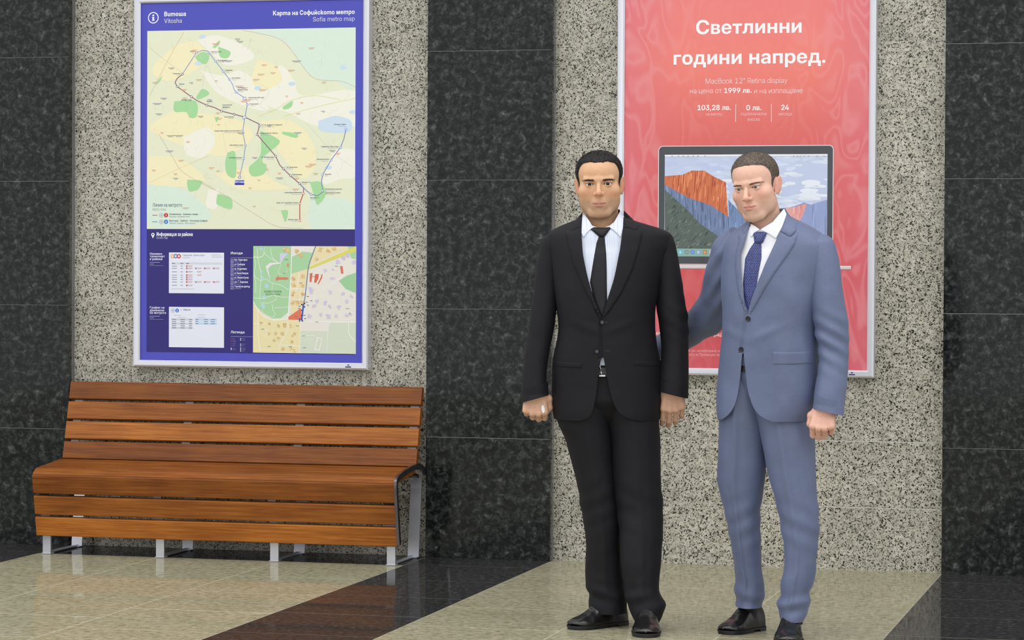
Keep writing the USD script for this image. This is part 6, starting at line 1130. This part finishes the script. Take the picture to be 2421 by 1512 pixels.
sh2 = part(man2, 'shirt', drape(Polygon([(-0.072,1.5209),(-0.0854,1.4913),(-0.1101,1.4457),(-0.1234,1.4092),(-0.1135,1.2863),(-0.0789,1.1999),(-0.0653,1.2),(-0.0341,1.2913),(-0.0008,1.378),(0.0371,1.4646),(0.0594,1.5101),(0.0613,1.5647),(0.0051,1.5144),(-0.0311,1.5029)]).buffer(0), inner2, .002, .002, .003, .008), MATS['white_shirting'], smooth=40)
for g in ([(-0.0648,1.5296),(-0.0673,1.4959),(-0.0636,1.475),(-0.0501,1.4951),(-0.0302,1.5061),(-0.0494,1.521)], [(0.058,1.5864),(0.0672,1.5647),(0.0494,1.5146),(0.028,1.4727),(-0.0039,1.4935),(-0.0311,1.5061),(0.0162,1.5349)]):
    part(sh2, 'shirt_collar', drape(Polygon(g).buffer(-.003).buffer(.003), inner2, .0085, .003, .003, .005), MATS['white_shirting'], smooth=40)
(cx_, cz_), (_, zs_) = [(-0.0063,1.5023),(-0.0068,1.5741)]
collar_band(sh2, (cx_, .008, 0), .068, .074, cz_ - .028, zs_ - .022, .030, MATS['white_shirting'])
tie2 = part(man2, 'tie', drape(Polygon([(-0.0499,1.4614),(-0.0669,1.4368),(-0.0839,1.4003),(-0.091,1.3092),(-0.0861,1.2546),(-0.0721,1.2073),(-0.0627,1.2183),(-0.0441,1.2867),(-0.0337,1.355),(-0.0249,1.4006),(-0.0248,1.4461),(-0.0263,1.4615)]).buffer(0), inner2, .0080, .005, .012, .006), MATS['patterned_silk'], smooth=50)
part(tie2, 'tie_knot', drape(Polygon([(-0.0555,1.4951),(-0.0311,1.4997),(-0.0039,1.4971),(-0.0195,1.4588),(-0.0353,1.4533),(-0.0507,1.4578)]).buffer(-.001).buffer(.001), inner2, .0165, .012, .012, .005), MATS['patterned_silk'], smooth=50)
hip2 = Trunk([(1.0412,-0.1559,0.1572,0.124,0.116,0.0),(0.9706,-0.1633,0.1624,0.126,0.122,0.01),(0.8842,-0.1705,0.163,0.104,0.126,0.02),(0.845,-0.1718,0.1571,0.08,0.124,0.02),(0.8137,-0.1638,0.148,0.05,0.11,0.02)], psi=PSI, e=.9, n=50)
X, Y = hip2.xy(hip2.z[:, None], th_[None]); pelvis = ring_mesh(np.stack([X, Y, np.broadcast_to(hip2.z[:, None], X.shape)], -1))
legA = tube_cloth([(0.9784,-0.168,-0.0213),(0.8842,-0.1736,-0.0082),(0.8136,-0.1763,0.0001),(0.7367,-0.1758,0.0038),(0.6566,-0.1783,0.0028),(0.578,-0.1802,-0.0029),(0.4918,-0.1632,-0.0163),(0.4448,-0.1519,-0.0207),(0.3382,-0.1355,-0.0183),(0.2488,-0.1193,-0.0146),(0.1892,-0.1095,-0.0064),(0.1656,-0.114,-0.0031),(0.1389,-0.1107,-0.006),(0.0965,-0.1057,-0.0151)], lambda z: np.interp(z, [.05, .2, .45, .8, .95], [.082, .080, .090, .112, .122]), lambda z: np.interp(z, [0, .45, .8], [.150, .085, .045]), fold=leg_fold(15, .42, .115, .0052, 1), crease=.009, open_bottom=.02, psi=-.35)
legB = tube_cloth([(0.979,-0.0962,0.153),(0.8851,-0.0737,0.1599),(0.8149,-0.042,0.1636),(0.7383,-0.0227,0.1781),(0.6272,0.0015,0.1805),(0.5537,0.0191,0.1826),(0.4943,0.0352,0.1877),(0.4474,0.0464,0.1927),(0.3786,0.0594,0.1932),(0.3144,0.0692,0.1891),(0.2563,0.0665,0.1848),(0.2043,0.0559,0.1743),(0.1651,0.0578,0.159),(0.1335,0.0455,0.1671),(0.1021,0.0489,0.1548),(0.0693,0.0569,0.1426)], lambda z: np.interp(z, [.05, .2, .45, .8, .95], [.082, .080, .090, .112, .122]), lambda z: np.interp(z, [0, .45, .8], [-.050, -.035, -.01]), fold=leg_fold(16, .42, .125, .0060, -1), crease=.009, open_bottom=.02, psi=-.25)
tr2 = part(man2, 'trousers', join(pelvis, legA, legB), MATS['blue_suiting'], smooth=50)
bz = [(-0.0964,1.0072),(-0.0962,0.9852)]; bt = Trunk([(bz[0][1], -.172, .178, .130, .126, .005), (bz[1][1], -.173, .179, .131, .127, .005)], psi=PSI, e=.9, n=12)
X, Y = bt.xy(bt.z[:, None], th_[None]); part(man2, 'belt', ring_mesh(np.stack([X, Y, np.broadcast_to(bt.z[:, None], X.shape)], -1)), MATS['belt_leather'], smooth=40)
shoe(man2, (-.011, .217), (-.157, .039), .106, (MATS['shoe_leather'], MATS['shoe_sole'])); shoe(man2, (.100, .059), (.077, -.240), .106, (MATS['shoe_leather'], MATS['shoe_sole']))
for x, y in ((-.066, .145), (.101, -.040)): part(man2, 'sock', tube([(x, y, .055), (x, y, .10), (x, y + .004, .22)], [.036, .034, .034], 20), MATS['black_silk'], smooth=60)
(wx, wz), = [(0.2129,0.8644)]
h3, n3_, o3_, _ = hand_shape(((wx - .10, -.29, wz - .17), (wx + .09, -.05, wz + .07)), (wx - .002, -.150, wz + .004), (-.15, -.42, -.85), (-.1, -.9, .42), (-1, .1, .1), [(1.35, 1.5, .7), (1.30, 1.5, .7), (1.25, 1.5, .7), (1.15, 1.45, .6)], [(.045, .040, -.012), (.046, .068, -.022), (.030, .084, -.034)], 1.04, -.09, 1.14)
hx = np.array([xe, .455, ze])
h4, n4_, o4_, _ = hand_shape((hx - [.22, .14, .20], hx + [.08, .12, .09]), hx + [.0, .0, 0], (-.75, .25, -.6), (-.3, .85, .4), (.2, -.2, 1), [(.4, .4, .2)] * 4, [(.044, .040, -.018), (.047, .070, -.030), (.040, .094, -.040)], 1.0, .03)
core = chain([((-.03, .03, 1.46), .060), ((-.02, .01, 1.38), .095), ((-.01, 0, 1.15), .09), ((-.0, .03, .95), .07)]) + chain([((-.08, .045, .84), .055), ((0, .03, .95), .06), ((.08, -.005, .84), .055)]) + chain([((-.11, .05, 1.40), .055), ((.14, -.05, 1.40), .055)]) + \
    chain([((.165, -.06, 1.42), .045), ((.235, -.10, 1.13), .038), ((wx, -.145, wz + .03), .026)]) + chain([((xa + .01, .075, za), .045), ((xc_, .225, zc_), .038), (tuple(hx), .026)]) + \
    chain([((-.085, .045, .84), .065), ((-.09, .085, .44), .042), ((-.066, .145, .13), .027), ((-.066, .145, .075), .022)]) + chain([((.08, -.01, .84), .065), ((.115, -.035, .44), .042), ((.101, -.040, .13), .027), ((.101, -.044, .075), .022)])
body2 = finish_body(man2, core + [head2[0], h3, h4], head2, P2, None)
